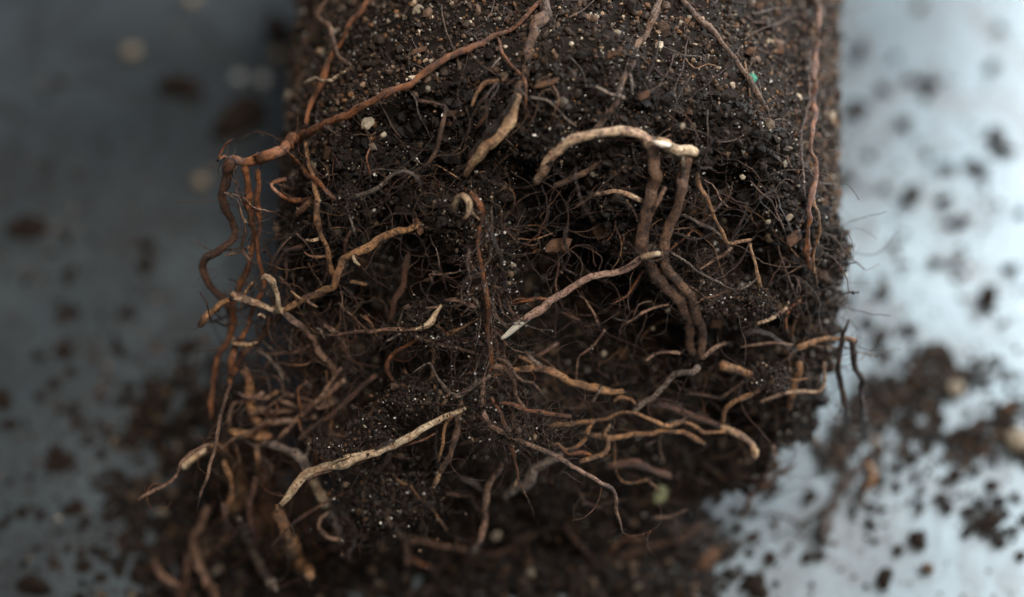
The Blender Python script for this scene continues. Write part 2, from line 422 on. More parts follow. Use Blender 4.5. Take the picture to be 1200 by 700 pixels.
def root(pp, mat, parent=None, name='root', label=None, wig=0.03, lump=0.17, sides=9, hair=True):
    """pp: (px, py, radius in photo pixels, height above the ball surface in cm)"""
    pts = []
    for q in pp:
        p = P(q[0], q[1], q[3]); dep = float(np.dot(p - CAMP, FWD))
        if hair and 23.5 < dep < 28.8:      # the tangle bulges towards one common front
            p = CAMP + (p - CAMP) * (1 + 0.4 * (25.6 - dep) / dep); dep = float(np.dot(p - CAMP, FWD))
        pts.append([*p, q[2] * 0.86 / 2000.0 * dep])
    c = catmull(pts); c[:, 2] = np.maximum(c[:, 2], 0.04)
    me, path, r = tube(name, c[:, :3].copy(), np.maximum(c[:, 3], 0.004), M[mat], sides, wig, lump)
    o = link(name, me, parent if parent is not None else ball)
    if label: o['label'] = label
    if hair: ROOT_PATHS.append((path, r))
    return o

# --- the big roots, each traced on its own depth
rA = root([(660, -30, 2.5, .25), (620, 18, 2.8, .3), (585, 40, 3, .35), (540, 60, 4, .5), (490, 90, 4.5, .7), (445, 117, 4.5, .8), (415, 128, 5, .8), (375, 148, 5.5, .8), (345, 165, 7, .7), (325, 180, 8, .4), (302, 194, 8, .2), (285, 192, 6, .2), (272, 186, 5, .2)], 'orange', label='long reddish-brown root running down from the top edge to the left corner', sides=12)
root([(272, 186, 6, .2), (263, 208, 7, .2), (262, 240, 5.5, .1), (270, 262, 5, .1), (274, 275, 5, .1), (262, 292, 5, .1), (245, 303, 5, 0), (239, 317, 5, 0), (246, 335, 4.5, 0), (262, 352, 4.5, -.1), (272, 368, 4, -.2)], 'brown', rA, 'side_root', 'S-shaped side root hanging clear of the left edge', sides=11)
root([(287, 196, 5, .2), (291, 225, 4.5, .2), (297, 260, 4.2, .2), (297, 290, 4, .1), (285, 325, 4.5, .1), (274, 352, 5, 0), (270, 390, 4, 0), (258, 420, 4, 0), (251, 455, 3.5, 0), (247, 490, 3, 0)], 'orange', rA, 'side_root')
root([(302, 200, 3.5, .3), (303, 245, 4, .3), (302, 270, 3, .3), (300, 290, 3, .3), (306, 318, 3, .3), (308, 340, 3, .4), (295, 365, 3, .4), (288, 385, 3.5, .5), (280, 405, 4, .5), (272, 428, 4.5, .6), (270, 440, 3, .6)], 'orange', rA, 'side_root')
root([(335, 176, 2.8, .6), (352, 196, 2.8, .7), (370, 212, 3, .8), (380, 222, 3, .9), (392, 233, 2.2, .9)], 'orange', rA, 'side_root')
root([(274, 190, 2, .2), (262, 183, 1.8, .2), (254, 188, 1.5, .3), (262, 172, 1.3, .3), (270, 165, 1, .3)], 'orange', rA, 'side_root')
root([(380, 148, 1.8, .8), (388, 153, 1.2, .9), (397, 160, .8, 1)], 'grey', rA, 'side_root')

root([(440, -20, 3.5, .2), (425, 5, 3.5, .2), (408, 32, 3.5, .2), (398, 48, 3, .2), (385, 70, 4, .1), (376, 92, 3.5, .1), (366, 115, 3.5, .2), (359, 145, 2.5, .3)], 'orange')
rC = root([(392, 52, 3.5, .2), (398, 68, 3.5, .3), (410, 76, 2.5, .3)], 'purple')
root([(395, -20, 3, .1), (380, 6, 3, .2), (373, 18, 4, .2), (383, 32, 3.5, .2), (392, 52, 3.5, .2)], 'purple')
root([(357, 98, 2.2, .6), (366, 93, 2.4, .7), (378, 94, 2.2, .7), (389, 95, 2.6, .7), (394, 90, 2, .7), (404, 84, 1.6, .8)], 'cream', label='small pale kinked root above the long red-brown root')
root([(358, 165, 2.4, .4), (362, 190, 2.6, .6), (366, 218, 3.2, .8), (372, 240, 3.2, .8), (372, 258, 3, .8), (374, 274, 3, .8), (383, 292, 3.8, .8), (385, 310, 4, .8), (392, 325, 4.5, .7)], 'tan')
root([(374, 280, 2.6, .8), (366, 282, 2.2, .9), (359, 281, 1.4, .9)], 'cream')
root([(382, 300, 2, .8), (372, 301, 2, .8), (362, 299, 1.3, .9), (357, 296, 1, .9)], 'tan')
# yoke of the left: thick tan root and its pale arms
rT = root([(492, 262, 4.5, .1), (478, 270, 4, .2), (462, 272, 5, .4), (447, 281, 5.5, .5), (430, 290, 5.5, .6), (412, 300, 5.5, .7), (400, 308, 5.5, .7), (396, 322, 5, .8), (393, 333, 5, .8), (381, 341, 5.5, .8), (362, 348, 5.5, .8), (348, 355, 5, .8), (334, 364, 4, .8)], 'tan', label='thick tan root bending in from the centre to the pale fork', sides=12)
root([(334, 364, 4, .8), (318, 362, 4.5, .8), (300, 356, 4.5, .9), (282, 349, 5.5, .9), (272, 346, 5, .9)], 'pale', rT, 'side_root', sides=12)
root([(273, 349, 4, .9), (260, 357, 4, .9), (248, 367, 4.5, .9), (240, 373, 5.5, .9), (234, 382, 4, .9)], 'tan', rT, 'root_tip', 'blunt ochre tip of the pale forked root', sides=11)
root([(326, 364, 4, .8), (325, 350, 3.5, 1), (321, 336, 3.8, 1.1), (317, 326, 4, 1.2), (311, 323, 3.5, 1.2), (305, 329, 1.8, 1.2)], 'cream', rT, 'side_root', 'short curled cream root standing up from the fork')
root([(330, 364, 4.5, .8), (341, 374, 5, .9), (353, 383, 4.8, .9), (362, 393, 4.5, .8), (374, 408, 5, .6), (384, 422, 4.5, .5), (392, 440, 4, .3)], 'pink', rT, 'side_root', sides=11)
root([(332, 366, 3.5, .6), (316, 378, 4, .4), (304, 392, 4.5, .3), (296, 405, 5, .2), (285, 417, 5, .2), (277, 432, 5, .1)], 'brown', rT, 'side_root', sides=10)
root([(352, 350, 2, .9), (346, 346, 2, 1), (341, 341, 1.3, 1)], 'yellow', rT, 'side_root')
root([(360, 352, 2, .9), (366, 358, 1.6, .9), (372, 360, 1, .9)], 'pink', rT, 'side_root')
root([(414, 300, 2, .8), (416, 307, 2.2, .9), (422, 311, 1.2, .9)], 'cream', rT, 'side_root')

# right: the mottled pale arch and its two dark legs
rD = root([(628, 213, 5.5, .5), (634, 200, 6, .7), (645, 186, 6.5, .9), (660, 170, 7, 1.0), (672, 163, 7, 1.0), (690, 159, 6.5, 1.0), (712, 156, 6.5, 1.0), (732, 155, 6.8, 1.0), (750, 160, 7.5, .9), (764, 172, 9, .8)], 'pale', label='thick pale mottled root arching over the upper right of the end', sides=16, lump=0.09)
root([(770, 164, 5, 1.0), (782, 170, 6, 1.0), (797, 177, 7, .9), (808, 176, 6.5, .9), (817, 181, 6, .8)], 'cream', rD, 'side_root', 'knobbly cream end of the arching root', sides=14, lump=0.18)
root([(766, 166, 3, 1.15), (775, 168, 4.5, 1.2), (786, 171, 2.5, 1.1)], 'white', rD, 'root_tip')
root([(764, 170, 9, .8), (767, 190, 8.5, .8), (765, 212, 9, .8), (761, 235, 8.5, .7), (757, 262, 8, .7), (755, 288, 8, .7), (757, 303, 8, .6), (768, 320, 7.5, .5), (785, 338, 7, .4), (797, 352, 7, .3), (803, 372, 6.5, .2), (808, 395, 6, .1), (812, 414, 6, 0)], 'purple', rD, 'side_root', 'stout dark leg descending from the arching root', sides=16, lump=0.08)
root([(805, 184, 8, .8), (801, 200, 8, .8), (795, 222, 7.5, .8), (790, 240, 6.5, .8), (783, 262, 7, .7), (778, 285, 7, .7), (779, 303, 7, .6), (788, 320, 6.5, .5), (800, 335, 6, .4), (812, 356, 6, .4), (819, 378, 6, .3), (823, 400, 6, .2), (821, 418, 5, .2)], 'purple', rD, 'side_root', sides=16, lump=0.08)
root([(800, 184, 2, 1.05), (800, 200, 2.5, 1.05), (799, 205, 1.6, 1)], 'grey', rD, 'side_root')
root([(780, 220, 2.5, 1.0), (775, 227, 3, 1.0), (768, 240, 3, 1.0), (765, 248, 2, .9)], 'pink', rD, 'side_root')
root([(817, 182, 4, .8), (826, 176, 2, 1), (830, 171, 1.6, 1), (836, 164, 1.4, 1.1)], 'dark', rD, 'side_root')
root([(815, 188, 3, .8), (822, 196, 2, .9), (830, 197, 1.8, .9), (834, 196, 1.3, .9)], 'dark', rD, 'side_root')
root([(697, 228, 2.6, .4), (714, 226, 3.4, .5), (728, 228, 3.6, .5), (742, 232, 3.6, .5), (757, 238, 3, .5)], 'pale')
root([(695, 229, 2, .4), (682, 238, 1.8, .3), (675, 242, 1.2, .3)], 'brown')
# the white-tipped root
rE = root([(776, 298, 3, 1.0), (764, 299, 3.8, 1.0), (752, 302, 4, .9), (742, 312, 5, .8), (728, 319, 4.6, .8), (710, 320, 4.4, .8), (694, 324, 4.4, .9), (676, 333, 4.6, 1.0), (656, 346, 5, 1.1), (640, 356, 5.3, 1.15), (625, 367, 5.2, 1.2), (614, 375, 4.7, 1.25)], 'rose', label='pinkish root crossing the dark hollow, ending in a clean white tip', sides=14, lump=.07)
root([(621, 370.5, 4.6, 1.22), (613, 376, 5.0, 1.25), (605, 383, 4.6, 1.28), (596, 391, 3.8, 1.3), (588, 397, 2.2, 1.32)], 'white', rE, 'root_tip', 'clean white pointed tip', sides=14, wig=0, lump=.02, hair=False)
root([(752, 302, 3.5, 1.0), (763, 299, 4, 1.1), (773, 297, 3.4, 1.15)], 'cream', rE, 'side_root')
root([(640, 350, 1.5, 1.0), (625, 350, 2.5, .9), (612, 352, 2.2, .8), (600, 357, 1.8, .7)], 'orange')
# thin roots to the right
root([(817, 204, 2.4, .6), (820, 222, 2.4, .6), (830, 235, 2.6, .7), (836, 252, 2.6, .7), (845, 270, 2.8, .7), (853, 284, 3, .7), (866, 284, 3, .6), (880, 281, 2.5, .5)], 'tan')
root([(801, 252, 2.2, .7), (815, 259, 2.4, .7), (830, 266, 2.2, .7), (842, 274, 2, .7), (850, 284, 2, .7)], 'grey')
root([(857, 290, 2.2, .6), (848, 300, 2.2, .6), (835, 307, 2, .6), (820, 316, 1.6, .6)], 'pink')
root([(879, 286, 2, .5), (882, 300, 2.2, .5), (886, 315, 2.2, .5), (889, 330, 2.4, .5), (891, 338, 2, .4)], 'yellow')
root([(787, 296, 1.6, .9), (803, 306, 1.8, .8), (820, 318, 1.6, .8), (838, 328, 1.5, .8), (855, 339, 1.6, .7), (865, 340, 1.5, .7), (880, 332, 1.2, .6), (890, 323, 1, .5)], 'grey')
root([(855, 340, 1.4, .7), (840, 346, 1.4, .7), (825, 349, 1.2, .7), (816, 356, 1, .7)], 'pink')
root([(922, 361, 2, .3), (910, 370, 2.5, .4), (898, 376, 2.2, .5), (888, 379, 1.8, .5)], 'pale')
root([(783, 357, 1.8, .5), (765, 360, 1.8, .5), (752, 365, 2.2, .5), (744, 372, 1.6, .5), (732, 380, 1.2, .5)], 'pink')
root([(818, 430, 5, .6), (812, 436, 4, .7), (800, 437, 3.6, .7), (790, 440, 4, .7), (780, 452, 3.4, .7), (766, 463, 3.6, .7), (752, 473, 3.2, .7), (738, 487, 2, .7)], 'grey', label='pale grey root sloping from the dark legs down to the tangle')
root([(822, 420, 3, .5), (835, 410, 2.5, .4), (850, 402, 2.2, .3)], 'pink')
root([(868, 402, 2, .3), (874, 392, 4, .3), (886, 388, 5, .3), (900, 393, 4.5, .3), (912, 402, 3.5, .3), (926, 408, 3, .3)], 'dark')
root([(868, 407, 1.5, .3), (890, 404, 2, .4), (910, 402, 2, .4), (928, 405, 2, .3)], 'pink')
root([(935, 408, 4, .2), (952, 402, 4, .25), (968, 397, 4, .3), (980, 398, 3, .3), (995, 397, 3, .3), (1003, 400, 2.5, .3)], 'tan')
root([(845, 428, 6, .2), (860, 432, 6, .2), (880, 439, 5.5, .2)], 'tan')
root([(937, 425, 5, 0), (935, 445, 5, 0), (928, 462, 4, -.1), (925, 480, 4, -.2)], 'tan')
root([(892, 471, 1.8, .5), (905, 466, 2.2, .5), (925, 462, 2.2, .4), (945, 460, 2.2, .4), (962, 458, 2, .3), (966, 445, 2, .3), (966, 425, 2, .2)], 'pale')
root([(988, 396, 3.5, .3), (983, 420, 3.5, .2), (988, 450, 4, 0), (992, 480, 4, -.2), (990, 505, 3.5, -.4)], 'dark', label='dark root hanging off the right corner against the bright table')
root([(998, 398, 4.5, .3), (1000, 425, 4.5, .2), (1008, 450, 4.5, 0), (1012, 480, 4, -.2), (1016, 515, 4, -.4)], 'dark')
root([(985, 398, 2, .3), (990, 388, 2.5, .4), (995, 375, 1.8, .3)], 'dark')
root([(975, 355, 1, 0), (990, 344, 1.0, .1), (1006, 343, .8, .1)], 'dark')
root([(970, 318, 1, 0), (984, 306, 1.2, .1), (996, 309, .9, .1), (1004, 307, .7, .1)], 'dark')
# long side-wall roots
rF = root([(963, -30, 3, .2), (957, 20, 3.4, .2), (958, 50, 3, .16), (953, 90, 3.4, .2), (954, 130, 3, .14), (950, 165, 3.2, .2), (953, 200, 3, .16), (949, 235, 3.6, .2), (950, 262, 3, .16), (947, 290, 3.8, .22), (949, 316, 2.6, .12)], 'orange', label='rusty root pressed into the right flank, running down it', lump=.5, wig=.07)
root([(950, 60, 1.6, .15), (948, 110, 1.8, .15), (941, 160, 1.6, .15), (943, 230, 1.4, .15)], 'brown', rF, 'side_root', wig=.06)
root([(953, 225, 2, .2), (956, 262, 2.2, .2), (952, 300, 2, .2), (957, 335, 1.5, .2)], 'tan', rF, 'side_root', wig=.06)
root([(790, -15, 3.5, .15), (812, 12, 4.5, .15), (835, 36, 4.5, .15), (855, 58, 4, .15), (868, 80, 4, .15), (884, 105, 4, .15), (899, 128, 2.5, .15)], 'purple', label='dusky root slanting across the upper right soil')
root([(640, -20, 8, .15), (637, 8, 8, .2), (628, 38, 8, .25), (619, 60, 7, .25), (613, 85, 6, .3), (609, 105, 7, .35), (603, 122, 7, .4)], 'purple', sides=12)
rW = root([(606, 112, 6.5, .45), (601, 128, 7, .5), (594, 145, 7.5, .55), (580, 160, 7, .6), (566, 176, 6.5, .6), (553, 192, 6, .5), (545, 206, 4, .3)], 'yellow', label='yellowish root with dark peeling skin below the top rim', sides=14, lump=.16)
root([(604, 112, 5, .5), (597, 133, 6.5, .5), (580, 152, 7, .45), (562, 172, 6, .45), (552, 186, 6, .4)], 'dark', rW, 'bark_sleeve')
root([(583, 44, 2, .35), (588, 58, 2.6, .4), (600, 76, 2.6, .45), (611, 88, 2.2, .5), (616, 105, 2, .5), (616, 130, 1.6, .5)], 'orange')
root([(522, 125, 2.4, .3), (520, 145, 2.6, .4), (514, 165, 3, .4), (505, 185, 3, .4), (498, 197, 2.2, .3)], 'purple')
root([(553, 125, 2, .2), (558, 108, 2.6, .3), (568, 97, 2.8, .35), (580, 96, 3.2, .35), (592, 94, 2.8, .3)], 'tan')
rS = root([(778, -15, 4, .1), (768, 12, 4, .15), (757, 38, 4.5, .2), (746, 58, 5, .25), (738, 80, 4.5, .35), (728, 96, 4.5, .4), (722, 118, 5, .5), (708, 140, 4.5, .6), (696, 153, 3, .8)], 'purple', label='soil-crusted root coming down to the pale arch', lump=.3)
root([(735, 75, 2, .4), (739, 92, 2.2, .5), (741, 110, 1.6, .5)], 'grey', rS, 'side_root')
root([(755, 96, 2, .4), (762, 78, 2.4, .6), (768, 62, 1.8, .8), (773, 44, 1, 1)], 'dark')
root([(640, 180, 1.5, .3), (665, 210, 2, .2), (700, 190, 3.5, .2), (725, 180, 3, .2)], 'dark')
root([(650, 218, 4, .2), (680, 205, 4.5, .2), (705, 188, 4.5, .2), (735, 178, 4, .2)], 'purple')
root([(408, 234, 2.6, .9), (418, 230, 2.8, 1), (432, 226, 2.8, 1), (446, 219, 2.6, 1.1), (452, 212, 2, 1.1), (464, 205, 2, 1.2), (476, 202, 2, 1.2), (488, 208, 1.5, 1.2), (492, 216, 1.2, 1.2), (493, 222, .9, 1.1)], 'grey', label='thin greyish root hooking to the right below the long red-brown root')
root([(408, 235, 2, .9), (407, 248, 1.5, .9), (413, 262, 1.3, 1), (416, 276, .9, 1)], 'grey')
root([(335, 210, 3, .1), (318, 215, 3, .1), (330, 228, 3.5, .2), (350, 235, 3.5, .2), (365, 232, 3, .2)], 'orange')
root([(345, 255, 3, .3), (356, 243, 4, .3), (365, 234, 3, .3)], 'tan')
root([(318, 320, 2.5, .1), (330, 302, 2.6, .2), (345, 292, 2.4, .2), (358, 287, 2, .2)], 'brown')
# central loop and dangling soil-crusted strand
root([(532, 252, 3.5, .7), (533, 238, 4.5, .9), (541, 230, 3.5, 1.1), (549, 238, 3.5, 1.2), (549, 250, 3, 1.2), (545, 256, 2.5, 1.2)], 'cream', label='small hooked tan loop near the middle of the end')
rS2 = root([(545, 222, 3, .5), (553, 228, 3.8, .7), (563, 240, 4, .8), (567, 256, 3.2, .8), (562, 275, 2.4, 1.1), (561, 298, 2.4, 1.3), (566, 325, 3, 1.4), (570, 350, 3.4, 1.5), (573, 372, 3.4, 1.5), (571, 395, 3.4, 1.5), (575, 420, 3.4, 1.5), (574, 436, 3, 1.5)], 'orange', label='thin red-brown root dangling down the centre of the tangle')
root([(545, 230, 1.6, .8), (550, 242, 1.8, 1), (556, 252, 1.4, 1), (562, 258, 1, 1)], 'cream')
root([(572, 262, 2, 1.0), (580, 285, 2.6, 1.2), (588, 310, 2.4, 1.3), (593, 335, 2.8, 1.3), (597, 352, 1.8, 1.3)], 'dark', rS2, 'side_root', lump=.4)
root([(550, 292, 1.8, 1.3), (547, 310, 2.0, 1.3), (549, 330, 1.8, 1.3), (547, 345, 2, 1.3), (557, 352, 2.2, 1.4), (561, 360, 2, 1.4)], 'grey')
root([(556, 360, 2.8, 1.4), (546, 356, 3.2, 1.4), (533, 352, 3, 1.4), (522, 352, 2, 1.4)], 'pink')
root([(517, 358, 2, 1.4), (511, 368, 3.2, 1.4), (506, 377, 3.8, 1.5), (497, 384, 3.8, 1.5), (487, 386, 2.5, 1.5)], 'cream', label='short pale bent root left of the dangling strand')
root([(513, 360, 1.8, 1.4), (505, 361, 1.6, 1.4), (500, 361, 1.2, 1.4)], 'pink')
root([(487, 386, 3, 1.5), (470, 386, 3, 1.5), (450, 386, 2.6, 1.5), (430, 388, 2.4, 1.4), (408, 391, 2.2, 1.3), (385, 393, 2, 1.2)], 'pink', label='thin pinkish root reaching level to the left')
root([(465, 385, 2, 1.5), (470, 372, 1.8, 1.6), (473, 362, 1.4, 1.7)], 'grey')
root([(470, 390, 1.8, 1.5), (460, 396, 1.8, 1.5), (452, 400, 1.6, 1.5)], 'grey')
root([(484, 393, 2.2, 1.4), (500, 402, 2.2, 1.4), (520, 407, 2.2, 1.4), (542, 411, 2, 1.4), (560, 415, 2, 1.4)], 'purple')
root([(488, 398, 3, 1.3), (475, 406, 3, 1.2), (463, 415, 3, 1.1), (455, 428, 3, 1.1), (456, 440, 2.6, 1.1), (465, 452, 1.8, 1.1)], 'orange', label='red-orange root curled into a C')
root([(560, 374, 1.6, 1.2), (545, 383, 2.2, 1.1), (530, 390, 2.4, 1.1), (518, 398, 1.8, 1)], 'tan')
root([(512, 382, 2, .8), (525, 390, 2.2, .8), (545, 398, 2, .8)], 'orange')
root([(575, 345, 1.6, 1.2), (582, 335, 2, 1.2), (592, 345, 1.8, 1.2), (600, 362, 1.6, 1.2), (610, 374, 1.4, 1.3), (617, 376, 1.2, 1.3)], 'purple')
root([(478, 300, 4, .2), (472, 325, 4.5, .2), (465, 345, 4.5, .2), (458, 372, 3.5, .2)], 'brown')
root([(508, 412, 2, .9), (510, 440, 2, .8), (512, 470, 1.6, .8)], 'tan')
# lower centre
root([(574, 440, 4, 1.5), (560, 448, 3.6, 1.6), (548, 458, 3.6, 1.7), (535, 465, 3.4, 1.7), (524, 455, 2, 1.7), (512, 438, 1.8, 1.7), (505, 426, 1.6, 1.7), (495, 430, 1.2, 1.7), (483, 438, .9, 1.7)], 'grey')
rM = root([(545, 478, 3.5, 1.8), (530, 486, 3.5, 2.0), (512, 495, 4.5, 2.2), (495, 502, 5, 2.4), (478, 511, 5.2, 2.5), (460, 520, 5.2, 2.6), (442, 529, 5.6, 2.7), (425, 535, 6, 2.8), (410, 538, 7.2, 2.9), (396, 544, 6.2, 2.95), (378, 550, 6, 3.0), (360, 558, 6, 3.0), (348, 570, 5.5, 3.0), (338, 583, 5, 3.0), (329, 592, 3.6, 3.0)], 'cream', label='bright cream root with peeling skin reaching down to the lower left', sides=16, lump=.13)
root([(325, 592, 2.5, 3.0), (325, 601, 1.8, 3.0)], 'tan', rM, 'root_tip')
root([(409, 534, 2, 3.1), (401, 537, 2, 3.15), (391, 541, 1.6, 3.1), (385, 549, 1.2, 3.1)], 'cream', rM, 'peeled_skin')
root([(460, 517, 1.6, 2.75), (450, 521, 2.2, 2.85), (440, 527, 1.6, 2.85)], 'dark', rM, 'peeled_skin')
root([(387, 552, 1.6, 3.1), (372, 556, 2.2, 3.15), (360, 562, 1.6, 3.1)], 'pink', rM, 'peeled_skin')
root([(400, 527, 3, 2.6), (388, 523, 4, 2.6), (374, 528, 1.6, 2.6)], 'dark', lump=.4)
root([(418, 510, 1.2, 2.4), (424, 495, 1.4, 2.4), (436, 488, 1.2, 2.4), (444, 492, 1, 2.4)], 'dark')
root([(428, 516, 1.2, 2.4), (436, 501, 1.4, 2.4), (446, 500, 1, 2.4)], 'dark')
rN = root([(578, 440, 3.5, 1.4), (592, 436, 4, 1.3), (610, 433, 4.2, 1.2), (630, 432, 4.5, 1.1), (648, 436, 5, 1), (665, 443, 5, .9), (685, 450, 5, .8), (702, 455, 5, .7), (716, 460, 4, .6), (730, 459, 3, .5)], 'tan', label='tan root running right from the centre knot')
root([(636, 430, 3, 1), (622, 420, 3.5, .8), (616, 412, 2, .7)], 'grey', rN, 'side_root')
root([(703, 455, 2.5, .8), (698, 465, 2, .8), (694, 472, 1.6, .8)], 'grey', rN, 'side_root')
root([(578, 430, 3, 1.5), (592, 432, 2.8, 1.5), (602, 445, 2.8, 1.5), (605, 465, 2.4, 1.5), (615, 480, 2, 1.5), (620, 490, 1.4, 1.4)], 'pink')
root([(582, 420, 2, 1.5), (595, 425, 2.2, 1.6), (608, 442, 2, 1.6), (625, 449, 2, 1.6), (634, 460, 1.5, 1.6)], 'purple')
root([(582, 471, 2.2, 1.9), (600, 475, 2.6, 2.0), (618, 480, 3, 2.1), (638, 486, 3, 2.1), (654, 487, 2.6, 2.1), (669, 488, 2.4, 2.1)], 'orange', label='short bright orange-brown root pointing right, cut square')
rP = root([(567, 442, 3, 1.6), (566, 465, 3, 1.8), (568, 485, 3.2, 2), (575, 498, 3.4, 2.2), (592, 506, 3.2, 2.4), (610, 515, 3, 2.6), (630, 524, 3.2, 2.7), (650, 532, 3, 2.8), (670, 545, 3, 2.9), (690, 558, 2.8, 3.0), (706, 566, 2.8, 3.0), (717, 571, 3.2, 3.0), (722, 582, 2.4, 3.0), (725, 600, 2, 3.0), (727, 615, 1.8, 3.0), (730, 625, 1.3, 3.0)], 'pink', label='wiry root bending down to a hair-thin tip at lower centre right')
root([(576, 466, 2, 1.8), (588, 490, 2.4, 2.1), (596, 512, 2.8, 2.2), (601, 530, 2.8, 2.2), (606, 548, 2, 2.2), (610, 565, 1.2, 2.2), (617, 582, .7, 2.2)], 'orange')
root([(607, 561, 2, 2.1), (603, 570, 1.5, 2.1)], 'yellow')
root([(540, 470, 4, 1.8), (537, 488, 4.5, 1.8), (536, 505, 4, 1.8), (530, 525, 4, 1.8), (520, 545, 3.8, 1.8), (516, 553, 3.4, 1.8)], 'purple', lump=.25)
root([(516, 551, 3.4, 1.8), (512, 562, 3.2, 1.8), (508, 571, 2.8, 1.8)], 'yellow', label='yellow broken end of a dark root at the lower centre')
root([(530, 488, 2.4, 2.2), (522, 500, 2.2, 2.2), (519, 520, 2, 2.2), (514, 540, 1.6, 2.2)], 'tan')
root([(513, 455, 1.6, 1.7), (514, 485, 1.6, 2), (512, 510, 1.4, 2), (512, 545, 1.2, 2)], 'dark')
root([(510, 508, 1.4, 2.2), (495, 516, 1.6, 2.2), (480, 521, 1.6, 2.2), (468, 522, 1.2, 2.2)], 'orange')
root([(462, 520, 1.4, 1.8), (456, 530, 1.4, 1.8), (470, 537, 1.4, 1.7), (480, 537, 1, 1.7)], 'brown')
# network, lower right
root([(644, 500, 2.5, .7), (665, 496, 2.8, .8), (690, 494, 2.8, .9), (708, 490, 2.6, .9), (725, 484, 2.4, 1), (745, 482, 2.6, 1), (765, 492, 2.8, .9), (785, 497, 2.8, .9), (805, 496, 2.6, .8), (820, 502, 2.4, .8), (828, 507, 2.2, .7), (850, 506, 2.2, .7)], 'tan')
root([(845, 500, 3.5, .6), (858, 504, 5, .6), (870, 511, 4.5, .7), (880, 519, 4.2, .8), (885, 528, 4.5, .8), (884, 537, 3, .8)], 'yellow', label='yellow-tipped root hooking down at lower right')
root([(847, 495, 3, .5), (850, 482, 2.5, .6), (862, 470, 2.8, .6), (875, 465, 4, .6), (890, 458, 2.5, .5)], 'tan')
root([(692, 510, 3, .9), (715, 511, 3.5, .9), (740, 509, 3.5, .9), (765, 506, 3, .8), (790, 507, 3, .8), (810, 512, 4, .7), (825, 520, 2.5, .6)], 'tan')
root([(697, 493, 2.4, 1.1), (690, 503, 2.4, 1.2), (686, 515, 2.6, 1.2), (676, 524, 2.4, 1.3), (662, 526, 2.2, 1.3), (655, 520, 1.8, 1.3), (643, 522, 1.4, 1.3)], 'tan')
root([(712, 510, 3, 1.1), (712, 524, 2.8, 1.2), (705, 532, 2.8, 1.3), (692, 537, 2.6, 1.4), (680, 541, 2, 1.4)], 'tan')
root([(715, 498, 2, 1.1), (710, 505, 2.4, 1.1), (708, 512, 2, 1.1)], 'yellow')
root([(692, 533, 2, 1.3), (680, 530, 2.2, 1.4), (668, 532, 2, 1.4), (660, 528, 1.4, 1.4)], 'orange')
root([(748, 470, 3.5, .2), (775, 475, 4.5, .2), (800, 482, 4.5, .2), (820, 490, 4, .2), (845, 500, 4, .3)], 'brown')
root([(720, 470, 1.6, .7), (728, 465, 2, .7), (740, 468, 2, .7), (745, 474, 1.4, .7)], 'tan')
root([(658, 535, 5.5, .8), (640, 543, 6, .7), (622, 555, 6.5, .6), (606, 568, 6, .4), (592, 582, 4.5, .2)], 'grey', label='out-of-focus greyish root behind the wiry one')
root([(588, 543, 3.5, 1.2), (583, 556, 4, 1.2), (573, 568, 4, 1.2), (570, 585, 4, 1.1), (568, 605, 4, 1), (565, 622, 4, 1), (560, 638, 4, .9), (548, 652, 3.6, .8), (546, 660, 3, .8)], 'pink')
root([(540, 560, 3, .9), (552, 565, 4, .9), (562, 573, 3.6, .9), (568, 578, 3, .9)], 'dark')
root([(480, 634, 3, .8), (495, 634, 3, .8), (512, 638, 3, .8), (535, 641, 3, .8), (558, 648, 2.4, .8)], 'pink', lump=.3)
root([(448, 600, 3, 1), (460, 615, 3.5, 1), (472, 632, 4, 1), (477, 648, 3.5, .9), (477, 661, 3, .9)], 'pink', lump=.3)
root([(482, 654, 2, .8), (492, 660, 2.2, .8), (508, 666, 1.6, .8)], 'orange')
root([(463, 560, 1.6, 1.6), (470, 566, 1.8, 1.6), (482, 570, 1.8, 1.6), (490, 582, 1.8, 1.6), (505, 594, 1.6, 1.5), (515, 608, 1.4, 1.4), (523, 622, 1, 1.3)], 'tan')
root([(567, 650, 3.5, .1), (590, 645, 4, .1), (610, 632, 4, .1), (628, 626, 3, .1)], 'brown')
root([(645, 590, 3, .1), (660, 610, 4, .1), (678, 635, 4, .1), (696, 655, 3, .1)], 'brown')
root([(715, 655, 2.5, .1), (745, 650, 4, .1), (770, 640, 3.5, .1), (800, 632, 3.5, .1), (820, 615, 2.5, .1)], 'brown')
root([(712, 547, 4, .1), (740, 543, 6, .1), (760, 550, 5, .1), (785, 558, 4, .1)], 'brown')
root([(868, 606, 4, .1), (885, 580, 4.5, .1), (905, 563, 4.5, .1), (930, 545, 3, .1)], 'brown')
root([(907, 525, 3, .3), (902, 545, 3.6, .2), (896, 562, 3.4, .1)], 'pink')
# lower left cascade
root([(286, 432, 5, .3), (293, 450, 6, .3), (295, 475, 6.5, .3), (303, 498, 6.5, .3), (310, 518, 6.5, .2)], 'tan', label='thick blurred tan root at the left edge', sides=12)
rV = root([(310, 520, 5, .5), (330, 526, 5.5, .8), (346, 532, 6, 1.1), (360, 545, 6, 1.3), (368, 560, 6.5, 1.3), (375, 578, 6.5, 1.2), (383, 596, 6, 1.1), (392, 612, 5.5, 1), (398, 625, 5, 1)], 'grey', label='pale bowed root hanging behind the bright cream one', sides=12)
root([(366, 562, 6.2, 1.42), (373, 577, 6.8, 1.36), (381, 593, 6.2, 1.25)], 'cream', rV, 'side_root')
root([(318, 511, 4, .4), (300, 512, 6, .4), (285, 510, 6, .4), (270, 505, 4, .4)], 'tan')
rU = root([(228, 538, 5, .5), (237, 528, 6, .5), (250, 522, 5, .5), (262, 528, 5.5, .3), (274, 541, 6, .2), (281, 555, 6.5, .1), (282, 570, 6.5, 0)], 'tan', sides=11)
